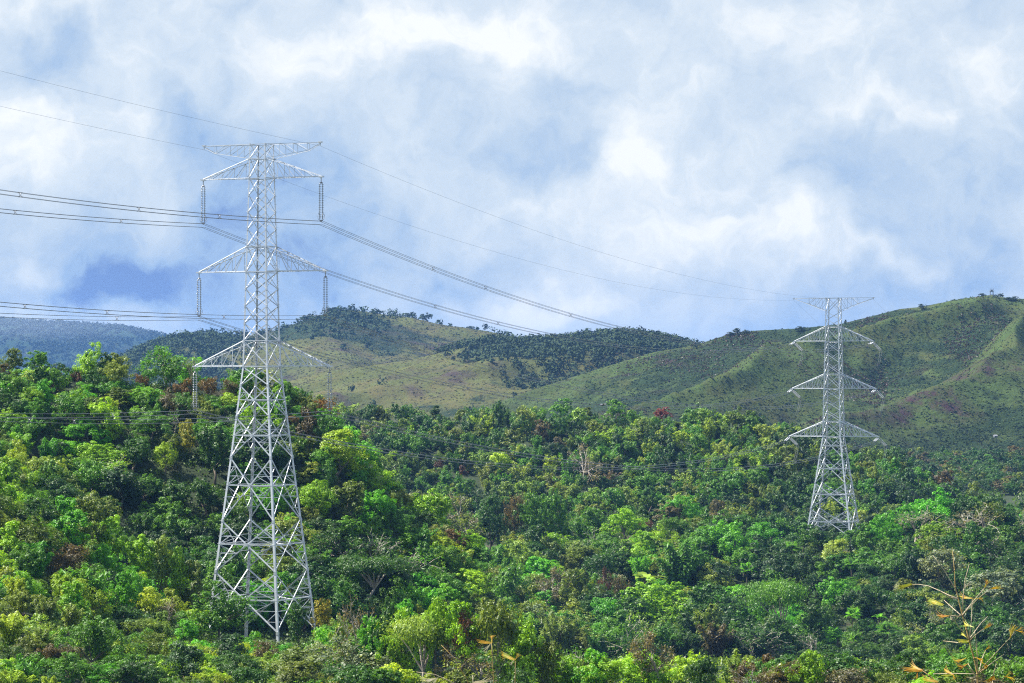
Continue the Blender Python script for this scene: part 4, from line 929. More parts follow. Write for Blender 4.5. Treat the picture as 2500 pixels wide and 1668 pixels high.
fill('V', 1090, 1345, 2030, 2590, 6.2, (5.5, 8.5), (.65, .9),
     const(('round_far', 5), ('bamboo_far', .6), ('tall_far', .6)),
     lambda px, t: (('dark', 6), ('olive', 2), ('tan', .2), ('mid', .8), ('blue', 7), ('brown', .8)))

def settle():
    """drop what is wholly hidden or would hide a plant or pylon that the photo shows, front to back"""
    cell = 7; W, H = 2760 // cell, 1900 // cell; mask = np.zeros((H, W), bool); kept = []
    zg0 = {}
    for p in PLANTS:
        zg = gz(p['px'], p['Y']); zg0[id(p)] = zg; zt = p.get('ztop', zg + p['h'])
        if p['note']:
            zg = min(zg, zt - p['h'] * .98) if zt - zg < p['h'] * .98 else zg
            p['h'] = min(zt - zg, p['h'] * 1.6) if zt - zg > p['h'] else p['h']; p['z'] = zt - p['h']
        else: p['z'] = zg - .12 * p['h']
        p['top'] = HY - (p['z'] + p['h']) * F / p['Y']; p['wp'] = p['w'] * F / p['Y']; p['hp'] = p['h'] * F / p['Y']
    notes = [p for p in PLANTS if p['note']]
    cols = np.arange(-60, 2620, 20); hor = {}
    ys = np.arange(290, 1400, 6.0); G = np.array([HY - ground(cols, np.full(len(cols), y)) * F / y for y in ys]); Gm = np.minimum.accumulate(G, 0)
    for p in sorted(PLANTS, key=lambda q: q['Y']):
        ok = True
        if not p['note']:
            for q in notes:
                if math.hypot((p['px'] - q['px']) / F * p['Y'], p['Y'] - q['Y']) < .27 * (p['w'] + q['w']): ok = False; break
            for attempt in range(2):
                bad = any(p['Y'] < q['Y'] and q['Y'] - p['Y'] < 140 and abs(p['px'] - q['px']) < .40 * (p['wp'] + q['wp']) and p['top'] < q['top'] + .30 * min(q['hp'], q['wp'] * 1.2) for q in notes) if ok else False
                if bad and attempt == 0:
                    p['shape'] = 'shrub' if p['zone'] in 'FSAM' else p['shape']; p['h'] *= .42; p['w'] *= .8
                    if p['col'] in ('brown', 'tan', 'orange', 'rust', 'silver'): p['col'] = 'mid'
                    p['z'] = zg0[id(p)] - .1 * p['h']; p['top'] = HY - (p['z'] + p['h']) * F / p['Y']; p['wp'] = p['w'] * F / p['Y']; p['hp'] = p['h'] * F / p['Y']
                elif bad: ok = False
            if ok and p['Y'] < Y1 + 2 and 470 < p['px'] < 800 and p['top'] < 1548 + (40 if p['px'] > 690 else 0): ok = False
            if ok and abs((p['px'] - CX) / F * p['Y'] - T1.X) < 8.5 and abs(p['Y'] - Y1) < 8.5: ok = False
            if ok and p['Y'] < Y2 + 9 and 1930 < p['px'] < 2135 and p['top'] < 1286: ok = False
            i = int(np.clip((p['px'] + 60) // 20, 0, len(cols) - 1)); j = int((p['Y'] - 290) // 6) - 1
            if ok and j > 0 and Gm[j, i] < p['top'] + .15 * p['hp']: ok = False
        if not ok: continue
        hh = min(p['hp'], p['wp'] * 1.4); cx0, cy0, rx, ry = p['px'], p['top'] + hh * .5, p['wp'] * .46, hh * .5
        i0, i1 = int((cx0 - rx + 120) // cell), int((cx0 + rx + 120) // cell) + 1; j0, j1 = int((cy0 - ry) // cell), int((cy0 + ry) // cell) + 1
        i0, i1 = max(i0, 0), min(i1, W); j0, j1 = max(j0, 0), min(j1, int(1668 // cell))
        if i1 <= i0 or j1 <= j0: continue
        jj, ii = np.mgrid[j0:j1, i0:i1]; ins = (((ii * cell - 120 - cx0) / rx) ** 2 + ((jj * cell - cy0) / ry) ** 2) < 1
        vis = ins & ~mask[j0:j1, i0:i1]; n = max(ins.sum(), 1)
        inframe = (jj * cell < 1668) & (ii * cell - 120 > -5) & (ii * cell - 120 < 2505)
        if (vis & inframe).sum() < max(3, (.08 if p['zone'] not in 'BV' else .24) * n) and not p['note']: continue
        if (vis & inframe).sum() == 0 and p['note']: continue
        p['vis'] = int((vis & inframe).sum()); kept.append(p)
        dens = {'bare': .0, 'sparse': .7, 'palm': .4, 'banana': .4}.get(p['shape'], .74)
        mask[j0:j1, i0:i1] |= (((ii * cell - 120 - cx0) / (rx * dens + 1e-3)) ** 2 + ((jj * cell - cy0 - hh * .06) / (ry * dens + 1e-3)) ** 2) < 1
        if p['shape'] not in ('bare', 'palm', 'banana'):
            b1 = min(int((p['top'] + p['hp']) // cell), H); mask[int(cy0 // cell):b1, int((cx0 - rx * .4 + 120) // cell):int((cx0 + rx * .4 + 120) // cell)] = True
    return kept
KEPT = settle()

# labels: colour, form and where it stands, then its place in the row of those that share these words
ORD = ['first', 'second', 'third', 'fourth', 'fifth', 'sixth', 'seventh', 'eighth', 'ninth', 'tenth', 'eleventh', 'twelfth', 'thirteenth', 'fourteenth', 'fifteenth', 'sixteenth', 'seventeenth', 'eighteenth', 'nineteenth', 'twentieth']
def place(p):
    z, x, y = p['zone'], p['px'], p['top']
    if z in ('F', 'S', 'N'):
        if x < 480: return 'low on the spur at left' if y > 1480 else 'high on the bright spur at left'
        if x < 800: return 'around the near pylon\'s feet'
        if x < 1320: return 'in front around the pale flat-topped tree'
        if x < 1800: return 'in front, below the middle wood'
        return 'in front, near the tall orange bamboo'
    if z == 'A':
        h = 'crest' if y < 960 + max(0, (x - 600)) * .75 else ('upper' if y < 1030 + max(0, x - 600) * .6 else ('middle' if y < 1110 + max(0, x - 600) * .5 else 'lower'))
        if x < 120: return f'on left hillside\'s {h} part, at photo\'s edge'
        if x < 330: return f'on left hillside\'s {h} part, near its bright dome'
        if x < 560: return f'on left hillside\'s {h} part, beside near pylon'
        if x < 760: return f'on hillside\'s {h} part, behind near pylon'
        return f'on hillside\'s {h} part, right of near pylon'
    if z == 'M':
        h = 'upper' if y < 1340 else ('middle' if y < 1440 else 'lower')
        if x < 1180: return f'in {h} wood, left of the grey leafless tree'
        if x < 1560: return f'in {h} wood, around the thin rust tree'
        if x < 1850: return f'in {h} wood, left of two pale trunks'
        if x < 2130: return f'in {h} wood, under the far pylon'
        return f'in {h} wood, right of the far pylon'
    if z == 'B':
        base = float(np.interp(x, [750, 1330, 1750, 2000, 2200, 2400, 2500], [975, 985, 1005, 1050, 1120, 1210, 1240]))
        h = 'crest' if y < base + 40 else ('upper face' if y < base + 90 else ('lower face' if y < base + 150 else 'foot'))
        if x < 1050: return f'on middle ridge\'s {h}, nearest the near pylon'
        if x < 1340: return f'on middle ridge\'s {h}, left of tan leafless tree'
        if x < 1640: return f'on middle ridge\'s {h}, below pinkish red tree'
        if x < 1930: return f'on middle ridge\'s {h}, left of far pylon'
        if x < 2150: return f'on middle ridge\'s {h}, behind far pylon'
        return f'on middle ridge\'s {h}, right of far pylon'
    return 'on the valley floor, ' + ('beside far pylon' if x < 2160 else ('midway to photo\'s edge' if x < 2330 else 'at photo\'s right edge'))
def label_all():
    sets = {}
    for p in KEPT:
        if not p['label']: sets.setdefault((COL[p['col']][1], KINDS[p['shape']][2], place(p)), []).append(p)
    for (c, f, w), v in sets.items():
        v.sort(key=lambda q: q['px'])
        for i, p in enumerate(v):
            if len(v) == 1: p['label'] = f'only {c} {f} {w}'
            elif i == len(v) - 1: p['label'] = f'rightmost {c} {f} {w}'
            elif i == 0: p['label'] = f'leftmost {c} {f} {w}'
            else: p['label'] = f'{ORD[min(i, 19)]} from left {c} {f} {w}'
    for p in KEPT:
        if len(p['label'].replace('-', ' ').split()) > 16: p['label'] = p['label'].replace(' from left ', ' ').replace('left of tan leafless tree', 'left of leafless tree')
label_all()
GROUP = {'F': 'plants of the front band', 'S': 'plants of the spur at the near pylon', 'N': 'plants of the spur at the near pylon', 'A': 'plants of the left hillside', 'M': 'plants of the middle wood', 'B': 'plants of the middle ridge', 'V': 'plants of the valley floor'}
def plant(p):
    name, cat, _ = KINDS[p['shape']]; name = name.replace('ridge', 'valley') if p['zone'] == 'V' else name; sh = SHAPES[p['shape']]; s = sh[RS.randrange(len(sh))]
    loc = ((p['px'] - CX) / F * p['Y'], p['Y'], p['z']); rz = RS.uniform(0, 6.28)
    c = COL[p['col']][0]; j = p['jit']; v = RS.uniform(1 - j * 1.6, 1 + j * 1.6); colr = (c[0] * v * RS.uniform(1 - j, 1 + j), c[1] * v, c[2] * v * RS.uniform(1 - j, 1 + j), 1)
    sc = (p['w'] / s['w'] * RS.uniform(.9, 1.2), p['w'] / s['w'] * RS.uniform(.8, 1.2), p['h'])
    if 'whole' in s:
        o = col_obj(name, s['whole']); o.location = loc; o.rotation_euler = (0, 0, rz); o.scale = sc; o.color = colr; tag(o, p['label'], cat, GROUP[p['zone']]); return
    r = thing(name, p['label'], cat, loc, rz, GROUP[p['zone']])
    for part, me in (('crown', s['crown']), ('trunk', s['trunk'])):
        if me is None: continue
        o = col_obj(part, me, r); o.scale = sc; o.color = colr
for p in KEPT: plant(p)
print('plants kept', len(KEPT), {k: sum(1 for p in KEPT if KINDS[p['shape']][0] == k) for k in {v[0] for v in KINDS.values()}}, {z: sum(1 for p in KEPT if p['zone'] == z) for z in ZONES})

# undergrowth between the trees, one mass
def undergrowth():
    rs = np.random.RandomState(8); Ps, Ns, Sz = [], [], []
    for (y0, y1, x0, x1, n, r, leaf) in [(288, 336, -80, 2580, 1500, 1.0, .34), (336, 384, -80, 1000, 1600, 1.0, .32), (430, 505, -80, 1250, 2600, 1.2, .40), (600, 746, 700, 2600, 3600, 1.8, .6), (835, 935, 600, 2600, 2200, 1.5, .6), (1000, 1350, 1900, 2700, 900, 3.2, 1.1)]:
        Y = rs.uniform(y0, y1, n); px = rs.uniform(x0, x1, n); X = (px - CX) / F * Y
        keep = ~((np.abs(X - T1.X) < 5) & (np.abs(Y - Y1) < 6)); X, Y = X[keep], Y[keep]; n = len(X)
        Z = ground_xy(X, Y); per = 42; d = sphere_dirs(rs, n * per, .3).reshape(n, per, 3); rr = rs.uniform(.5, 1.2, (n, 1, 1)) * r
        P = np.stack([X, Y, Z], -1)[:, None, :] + d * rr * rs.uniform(.5, 1.1, (n, per, 1)) * np.array([1, 1, .8]); Ps.append(P.reshape(-1, 3)); nn = d + rs.normal(size=d.shape) * .4; Ns.append(nn.reshape(-1, 3)); Sz.append(np.full(n * per, leaf))
    V, Fc = leaf_quads(rs, np.concatenate(Ps), np.concatenate(Ns), np.concatenate(Sz))
    o = col_obj('undergrowth', np_mesh('undergrowth', V, Fc, [M_LEAF])); o.color = (.075, .15, .016, 1); tag(o, 'low green undergrowth between the trees', 'undergrowth', kind='stuff')
undergrowth()
# ------------------------------------------------------------------ scrub, woods and lone trees on the hills
def hill_scatter(name, label, idx, n, pick, r, leaf, per, color, seed, tall=1.0, mat=None):
    X, Yd, Z, S, PX, T = list(HILLS.values())[idx]; rs = np.random.RandomState(seed)
    w = np.clip(pick(PX, T, S), 0, None) * (T <= 1.03) * (PX > -60) * (PX < 2580); w = w / w.sum()
    k = rs.choice(w.size, n, p=w.ravel()); i, j = np.unravel_index(k, w.shape)
    i2 = np.minimum(i + 1, X.shape[0] - 1); j2 = np.minimum(j + 1, X.shape[1] - 1); a, b = rs.rand(n), rs.rand(n)
    mixv = lambda A: A[i, j] * (1 - a) * (1 - b) + A[i2, j] * a * (1 - b) + A[i, j2] * (1 - a) * b + A[i2, j2] * a * b
    B = np.stack([mixv(X), mixv(Yd), mixv(Z)], -1); rr = rs.uniform(.45, 1.25, (n, 1, 1)) * r
    d = sphere_dirs(rs, n * per, .35).reshape(n, per, 3)
    P = B[:, None, :] + d * rr * rs.uniform(.55, 1.1, (n, per, 1)) * np.array([1, 1, tall]) + np.array([0, 0, .35]) * rr * tall
    N = d + rs.normal(size=d.shape) * .4 + (np.array([0, 0, 2.2]) if mat is not None and name == 'grass' else 0)
    V, Fc = leaf_quads(rs, P.reshape(-1, 3), N.reshape(-1, 3), np.full(n * per, leaf), .7)
    o = col_obj(name, np_mesh(name, V, Fc, [mat or M_LEAF])); o.color = (*color, 1); tag(o, label, 'vegetation', kind='stuff')
hill_scatter('scrub_vegetation', 'dark scrub in the gullies of the right grass hill', 0, 9000, lambda PX, T, S: np.clip((S - .20 + fbm(PX / 60, T * 9, 4) * .45) * 2.2, 0, 1) ** 2 + .0001 + 1.2 * np.clip(.28 - T, 0, 1) + (np.abs(T - 1) < .025) * .15, .75, .75, 8, (.036, .062, .018), 3, .7, M_GRASS)
for hi_, n_, r_, lf_, c_, hn in ((0, 26000, .55, .9, (.054, .084, .018), 'right'), (1, 16000, .7, 1.2, (.080, .078, .024), 'middle'), (2, 16000, .9, 1.5, (.066, .074, .021), 'farther peaked')):
    hill_scatter('grass', f'tufted grass covering the {hn} hill', hi_, n_, lambda PX, T, S: 1.0 + 0 * T, r_, lf_, 6, c_, 20 + hi_, .35, M_GRASS)
hill_scatter('brown_scrub_vegetation', 'brown and purplish scrub on the right grass hill', 0, 6000, lambda PX, T, S: np.clip(S + .3, 0, 1) * np.clip(fbm(PX / 130, T * 5, 3) - .1, 0, 1), 0.7, .8, 7, (.060, .036, .034), 4, .5)
hill_scatter('woods_vegetation', 'dark wood along the crest of the middle hill', 1, 6500, lambda PX, T, S: np.clip((PX - 1060) / 120, 0, 1) * np.clip((T - .66 + .42 * np.clip((PX - 1080) / 260, 0, 1) + .1 * fbm(PX / 50, T * 6, 3)) * 2.6, 0, 1) ** 1.3 + .22 * np.clip((PX - 1380) / 200, 0, 1) * (T > .2) + .001, 3.4, 1.7, 30, (.032, .058, .017), 5, 1.1, M_GRASS)
hill_scatter('scrub_vegetation', 'dark scrub and woods on the farther peaked hill', 2, 3000, lambda PX, T, S: np.clip((650 - PX) / 90, 0, 1) * .8 + np.exp(-((PX - 830) / 110) ** 2 - ((T - .9) / .25) ** 2) * .5 + .5 * np.clip(.34 - T, 0, 1) + (np.abs(T - 1) < .02) * .25 + .001, 3.6, 2.0, 24, (.028, .056, .017), 6, 1.1, M_GRASS)
hill_scatter('woods_vegetation', 'wooded slope of the blue mountain at left', 3, 3000, lambda PX, T, S: (PX > -80) * (PX < 560) * (.3 + (np.abs(T - 1) < .03) * 1.0), 8.0, 6.0, 14, (.014, .030, .015), 7, .8, M_GRASS)

def crest_tree(px, top, w, h, hi, c, label, shape=None):
    """a lone tree on a hill's skyline: photo column, row of its top, width and height in photo pixels"""
    X, Yd, Z = hill_point(hi, px, 1.0); s = SHAPES[shape or 'round_far'][int(px * 7) % len(SHAPES[shape or 'round_far'])]
    X = (px - CX) / F * Yd; hh = max(h * Yd / F, (HY - top) / F * Yd - Z + .3)
    if 'whole' in s: o = col_obj('skyline_tree', s['whole'])
    o.location = (X, Yd, (HY - top) / F * Yd - hh); o.rotation_euler = (0, 0, px); ww = w * Yd / F / s['w']; o.scale = (ww, ww, hh); o.color = (*c, 1)
    tag(o, label, 'tree', 'trees on the hill skylines')
DK = (.020, .048, .018)
for a in [(1800, 801, 30, 22, 0, DK, 'dark bushy tree at the bend of the right hill\'s skyline, left of the far pylon'), (1822, 805, 20, 14, 0, DK, 'low dark tree just right of the bend in the right hill\'s skyline'), (1785, 810, 20, 16, 0, DK, 'low dark tree just left of the bend in the right hill\'s skyline'),
          (2250, 742, 24, 16, 0, DK, 'dark tree halfway up the right hill\'s skyline, right of the far pylon'), (2065, 780, 10, 12, 0, DK, 'small dark tree on the skyline right beside the far pylon\'s top'), (1960, 797, 40, 16, 0, DK, 'dark tree on the skyline touching the far pylon\'s neck'), (2470, 724, 44, 16, 0, DK, 'broad dark tree on the skyline right of the lookout tower'), (2440, 716, 20, 14, 0, DK, 'small dark tree beside the lookout tower'), (2395, 716, 26, 10, 0, DK, 'low dark tree left of the lookout tower'), (2330, 730, 18, 10, 0, DK, 'low dark tree on the skyline well left of the lookout tower'), (1700, 838, 26, 12, 0, DK, 'dark tree where the right hill\'s skyline dips to meet the middle hill'),
          (1432, 812, 14, 14, 1, DK, 'slim tree alone on the middle hill\'s skyline'), (1400, 818, 24, 16, 1, DK, 'dark tree left of the slim lone one on the middle hill'), (1300, 826, 24, 14, 1, DK, 'dark tree at the left end of the middle hill\'s wood'), (1500, 805, 30, 16, 1, DK, 'dark tree on the top of the middle hill'), (1550, 806, 28, 16, 1, DK, 'dark tree just right of the middle hill\'s top'), (1590, 812, 24, 16, 1, DK, 'dark tree on the falling right side of the middle hill'), (1640, 828, 22, 14, 1, DK, 'dark tree at the right end of the middle hill\'s wood'), (1465, 808, 26, 16, 1, DK, 'dark tree between the slim lone one and the middle hill\'s top'), (1350, 822, 26, 14, 1, DK, 'dark tree midway along the left half of the middle hill\'s wood'),
          (752, 766, 36, 26, 2, DK, 'round dark tree on the peaked hill beside the near pylon\'s right insulator'), (857, 745, 18, 14, 2, DK, 'small dark tree on the top of the peaked hill'), (830, 748, 44, 16, 2, DK, 'broad dark tree left of the peaked hill\'s top'), (1000, 762, 30, 24, 2, DK, 'dark tree of the pair on the peaked hill\'s right shoulder, left one'), (1040, 763, 34, 26, 2, DK, 'dark tree of the pair on the peaked hill\'s right shoulder, right one'), (1183, 790, 20, 16, 2, DK, 'lone dark tree far down the peaked hill\'s right skyline'), (1150, 796, 26, 10, 2, DK, 'low dark tree left of the lone one on the peaked hill'), (518, 806, 28, 20, 2, DK, 'domed dark tree on the peaked hill\'s skyline left of the near pylon'), (490, 808, 16, 14, 2, DK, 'small dark tree beside the domed one left of the near pylon'), (455, 812, 26, 14, 2, DK, 'flat dark tree on the skyline left of the near pylon'), (920, 757, 40, 12, 2, DK, 'broad dark tree right of the peaked hill\'s top'), (700, 792, 24, 14, 2, DK, 'dark tree on the skyline just right of the near pylon\'s body')]:
    crest_tree(*a)

# lookout tower on the right hill, and a hut roof in the valley
X, Yd, Z = hill_point(0, 2421, 1.0); X = (2421 - CX) / F * Yd
lk = thing('lookout_tower', 'small dark lookout tower on the right hill\'s summit', 'tower', (X, Yd, Z)); zt = (HY - 704) / F * Yd - Z
M_DARK = noise_material('weathered_metal', [(.3, (.10, .11, .12)), (.7, (.22, .23, .25))], 1.0, 4, .7)
M_ROOF = noise_material('pale_roof', [(.3, (.30, .31, .32)), (.7, (.42, .42, .43))], .6, 4, .6)
for sx in (-1, 1):
    for sy in (-1, 1):
        m = MB(); m.tube([(sx * 1.0, sy * 1.0, -1.0), (sx * .75, sy * .75, zt * .62)], .12, 5); m.build('leg', M_DARK, lk)
m = MB(); m.box((0, 0, zt * .62), 2.3, 2.3, .22); m.box((0, 0, zt * .30), 1.9, 1.9, .16); m.build('platform', M_DARK, lk)
for k in range(5):
    m = MB(); m.tube([(-1.0 + .5 * k, -.9 + .4 * (k % 3), zt * .62), (-1.0 + .5 * k, -.9 + .4 * (k % 3), zt * (1.0 - .1 * (k % 2)))], .07, 5); m.build('antenna', M_DARK, lk)
m = MB(); m.box((0, 0, zt * .72), 1.2, 1.2, zt * .18); m.build('cabin', M_DARK, lk)
Yh = 1362.0; zh = zy(1062, Yh)
hut = thing('hut', 'tiny pale-roofed hut at the foot of the right hill', 'hut', ((2430 - CX) / F * Yh, Yh, zh - 1.0), .5); hut.scale = (.42, .42, .4)
m = MB(); m.box((0, 0, .9), 3.4, 2.6, 1.8); m.build('wall', M_DARK, hut)
m = MB(); m.poly([(-2, -1.6, 1.8), (2, -1.6, 1.8), (2, 1.6, 1.8), (-2, 1.6, 1.8), (-2, 0, 2.7), (2, 0, 2.7)], [(0, 1, 5, 4), (2, 3, 4, 5), (0, 4, 3), (1, 2, 5), (3, 2, 1, 0)]); m.build('roof', M_ROOF, hut)

# bird above the middle ridge
def bird(px, y, Y, span):
    r = thing('bird', 'dark bird gliding low over the middle ridge', 'bird', ((px - CX) / F * Y, Y, zy(y, Y)), .5)
    m = MB(); m.tube([(-.30, 0, .02), (-.22, 0, .01), (-.08, 0, 0), (.1, 0, .01), (.2, 0, .04), (.27, 0, .05), (.33, 0, .04)], [.01, .04, .075, .07, .045, .05, .012], 7); m.build('body', M_DARK, r, True)
    for s_ in (-1, 1):
        m = MB(); a = [(.12, s_ * .04, .04), (-.12, s_ * .04, .03), (-.10, s_ * span * .28, .15), (.14, s_ * span * .28, .16), (-.06, s_ * span * .5, .10), (.02, s_ * span * .5, .11)]
        m.poly(a + [(x, y_, z - .015) for x, y_, z in a], [(0, 1, 2, 3), (3, 2, 4, 5), (9, 8, 7, 6), (11, 10, 8, 9), (0, 3, 9, 6), (3, 5, 11, 9), (1, 7, 8, 2), (2, 8, 10, 4), (4, 10, 11, 5)]); m.build('wing', M_DARK, r)
    m = MB(); m.poly([(-.28, -.02, .02), (-.28, .02, .02), (-.5, .09, .02), (-.5, -.09, .02), (-.28, -.02, .008), (-.28, .02, .008), (-.5, .09, .008), (-.5, -.09, .008)], [(0, 1, 2, 3), (7, 6, 5, 4), (0, 3, 7, 4), (1, 5, 6, 2), (2, 6, 7, 3)]); m.build('tail', M_DARK, r)
bird(1471, 990, 300, 1.1)

# ------------------------------------------------------------------ dry bamboo tips close to the camera
M_CULM = noise_material('dry_culm', [(.3, (.20, .13, .035)), (.7, (.36, .26, .09))], 9, 4, .55)
M_TWIG = noise_material('dry_twig', [(.3, (.34, .26, .15)), (.7, (.52, .44, .30))], 12, 4, .6)
def blade_material(name, a, b, c):
    m, nt, p = new_mat(name); L = nt.links.new
    tc = nt.nodes.new('ShaderNodeTexCoord'); n = nt.nodes.new('ShaderNodeTexNoise'); n.inputs['Scale'].default_value = 22; n.inputs['Detail'].default_value = 4; L(tc.outputs['Object'], n.inputs['Vector'])
    r = ramp(nt, [(.32, (*a, 1)), (.5, (*b, 1)), (.68, (*c, 1))]); L(n.outputs['Fac'], r.inputs[0]); L(r.outputs[0], p.inputs['Base Color']); p.inputs['Roughness'].default_value = .5
    tr = nt.nodes.new('ShaderNodeBsdfTranslucent'); L(r.outputs[0], tr.inputs['Color']); ms = nt.nodes.new('ShaderNodeMixShader'); ms.inputs[0].default_value = .4
    L(p.outputs[0], ms.inputs[1]); L(tr.outputs[0], ms.inputs[2]); L(ms.outputs[0], nt.nodes['Material Output'].inputs['Surface']); return m
M_ORANGE = blade_material('orange_leaf', (.50, .19, .02), (.56, .32, .02), (.52, .42, .04))
M_GOLD = blade_material('golden_leaf', (.34, .36, .03), (.56, .40, .02), (.58, .26, .02))
M_LIME = blade_material('lime_leaf', (.28, .38, .02), (.42, .46, .03), (.62, .52, .05))
M_STRAW = blade_material('straw_leaf', (.50, .42, .24), (.62, .55, .36), (.70, .66, .5))
LM = {'o': (M_ORANGE, 'dry orange leaf'), 'g': (M_GOLD, 'golden leaf'), 'l': (M_LIME, 'yellow-green leaf'), 's': (M_STRAW, 'bleached straw leaf')}
YB = 16.0
def bp(x, y, d=0.0): Y = YB + d; return Vector(((x - CX) / F * Y, Y, (HY - y) / F * Y))
def blade(root, x0, y0, x1, y1, wpx, col, d=0.0, bend=0.0, fray=3, seed=0, base=Vector((0, 0, 0))):
    """a dry bamboo leaf from its stalk to a frayed tip, folded along the midrib"""
    a, b = bp(x0, y0, d), bp(x1, y1, d + .10); ax = b - a; L = ax.length; ax.normalize(); rr = random.Random(seed)
    sd_ = ax.cross(Vector((0, 1, 0))).normalized(); dp = ax.cross(sd_); w = .62 * wpx / F * YB / 2; m = MB(); n = 8
    def strip(off, t0, wf, spread):
        vs = []; fs = []
        for k in range(n + 1):
            t = k / n; tt = t0 + (1 - t0) * t; prof = (math.sin(min(t + .12, 1.0) * math.pi) ** .7) * (1 - t * .4) * wf + .03
            c = a + ax * L * tt + sd_ * (bend * L * math.sin(tt * math.pi) + off * w + spread * L * t * t) + dp * .015 * math.sin(3 * tt + off)
            vs += [c - sd_ * w * prof, c + dp * w * .35 * prof, c + sd_ * w * prof]
        for k in range(n):
            i = 3 * k; fs += [(i, i + 1, i + 4, i + 3), (i + 1, i + 2, i + 5, i + 4)]
        m.poly([v - base for v in vs], fs)
    strip(0, 0, .62, 0)
    for q in range(fray): strip((q / max(fray - 1, 1) - .5) * 1.3, rr.uniform(.0, .12), rr.uniform(.22, .36), (q / max(fray - 1, 1) - .5) * .42 + rr.uniform(-.08, .08))
    o = m.build('leaf', LM[col][0], root); o['label'] = LM[col][1]
def Z8(x, y): return (2150 + x / 4.78, 1340 + y / 4.78)
def stem_thing(name, label, cat, stem, twigs, leaves, r0, r1, group=None):
    """stem: photo points bottom to top; twigs: lists of photo points; leaves: (x0, y0, x1, y1, width, colour, bend)"""
    base = bp(*stem[0]); root = thing(name, label, cat, base, 0, group); n = len(stem)
    # the stem goes on down to the ground
    gx, gy = stem[0]; zg = gz(1250, YB) ; lo = Vector((base.x + .05, base.y - .1, min(zg, base.z - .3)))
    m = MB(); pts = [lo] + [bp(*p, d=.02 * i) for i, p in enumerate(stem)]; m.tube([p - base for p in pts], [r0 * 1.3] + [r0 + (r1 - r0) * i / (n - 1) for i in range(n)], 7)
    for i in range(1, n - 1): m.tube([pts[i + 1] - base - Vector((0, 0, .004)), pts[i + 1] - base + Vector((0, 0, .004))], (r0 + (r1 - r0) * i / (n - 1)) * 1.45, 7)
    m.build('culm', M_CULM, root, True)
    for i, t in enumerate(twigs):
        dd = .25 * math.sin(i * 2.1); m = MB(); k = len(t); m.tube([bp(*p, d=.06 + dd * j / max(k - 1, 1)) - base for j, p in enumerate(t)], [.0030 - .0018 * j / max(k - 1, 1) for j in range(k)], 5); m.build('twig', M_TWIG, root, True)
    for i, l in enumerate(leaves): blade(root, *l[:6], d=.06 + .2 * math.sin(i * 1.7), bend=l[6] if len(l) > 6 else .05, seed=i, base=base, fray=5 if l[4] > 6 else 2)
z = lambda *p: [Z8(*q) for q in p]
def lf(x0, y0, x1, y1, w, c, b=.05): return (*Z8(x0, y0), *Z8(x1, y1), w, c, b)
stem_thing('bamboo_shoot', 'dry branching bamboo shoot with orange leaves at the right, close to the camera', 'bamboo', z((1136, 1640), (1128, 1460), (1090, 1280), (1035, 1080), (1000, 940), (955, 780), (900, 560), (870, 450), (862, 250), (840, 30)),
    [z((895, 520), (845, 420), (780, 310), (700, 190), (612, 80)), z((905, 580), (800, 545), (690, 490), (560, 435), (440, 415), (370, 415)), z((900, 585), (820, 572), (750, 535), (690, 490)), z((955, 735), (965, 550), (990, 350), (1035, 175)), z((955, 770), (1010, 700), (1100, 590), (1215, 455)), z((958, 772), (1040, 680), (1150, 570), (1290, 460)),
     z((950, 775), (905, 790), (815, 775)), z((935, 775), (850, 700), (740, 600)), z((1030, 1060), (960, 970), (850, 830), (725, 665)), z((1035, 1060), (1060, 850), (1070, 590)), z((1030, 1060), (1090, 980), (1170, 870), (1250, 790)), z((1035, 1075), (1100, 1010), (1205, 930)), z((1125, 1460), (1130, 1250), (1110, 1040), (1085, 920)), z((1020, 1085), (900, 1095), (730, 1075)),
     z((1130, 1455), (1230, 1340), (1360, 1200), (1510, 1040), (1575, 960)), z((1135, 1460), (1250, 1370), (1440, 1230)), z((1150, 1440), (1180, 1290), (1225, 1185)), z((1110, 1465), (1000, 1390), (880, 1320)), z((1090, 1450), (1050, 1390), (1020, 1340)), z((1110, 1462), (850, 1455), (620, 1460)), z((1120, 1470), (1080, 1500), (1015, 1508))],
    [lf(370, 413, 200, 485, 7, 'l', -.08), lf(725, 665, 530, 615, 13, 'l', -.06), lf(800, 785, 655, 762, 7, 'o'), lf(815, 780, 800, 812, 4, 's'), lf(1070, 580, 915, 535, 8, 'g', .05), lf(1085, 590, 1190, 600, 6, 'o', .1), lf(1215, 455, 1245, 365, 11, 'g', .04), lf(1275, 465, 1400, 410, 7, 'g', -.05), lf(975, 460, 1050, 385, 6, 's'), lf(985, 470, 975, 425, 3, 's'),
     lf(1085, 915, 975, 850, 8, 'l', .08), lf(1205, 930, 1265, 845, 9, 'g', -.06), lf(1020, 1050, 960, 975, 7, 'l', .1), lf(1030, 1090, 905, 1100, 9, 'l', -.1), lf(1510, 1040, 1570, 880, 10, 'g'), lf(1515, 1030, 1505, 930, 5, 'o'), lf(1580, 960, 1660, 915, 5, 'o'), lf(1580, 955, 1665, 985, 4, 'o'), lf(1225, 1180, 1262, 1130, 9, 'g', .05), lf(1000, 1275, 830, 1265, 9, 'g', .14), lf(1030, 1335, 880, 1340, 7, 'o', .12),
     lf(1110, 1270, 1175, 1320, 7, 'o', .08), lf(1175, 1320, 1190, 1410, 8, 'o', .16), lf(1195, 1405, 1130, 1410, 5, 'o')], .0048, .0017)
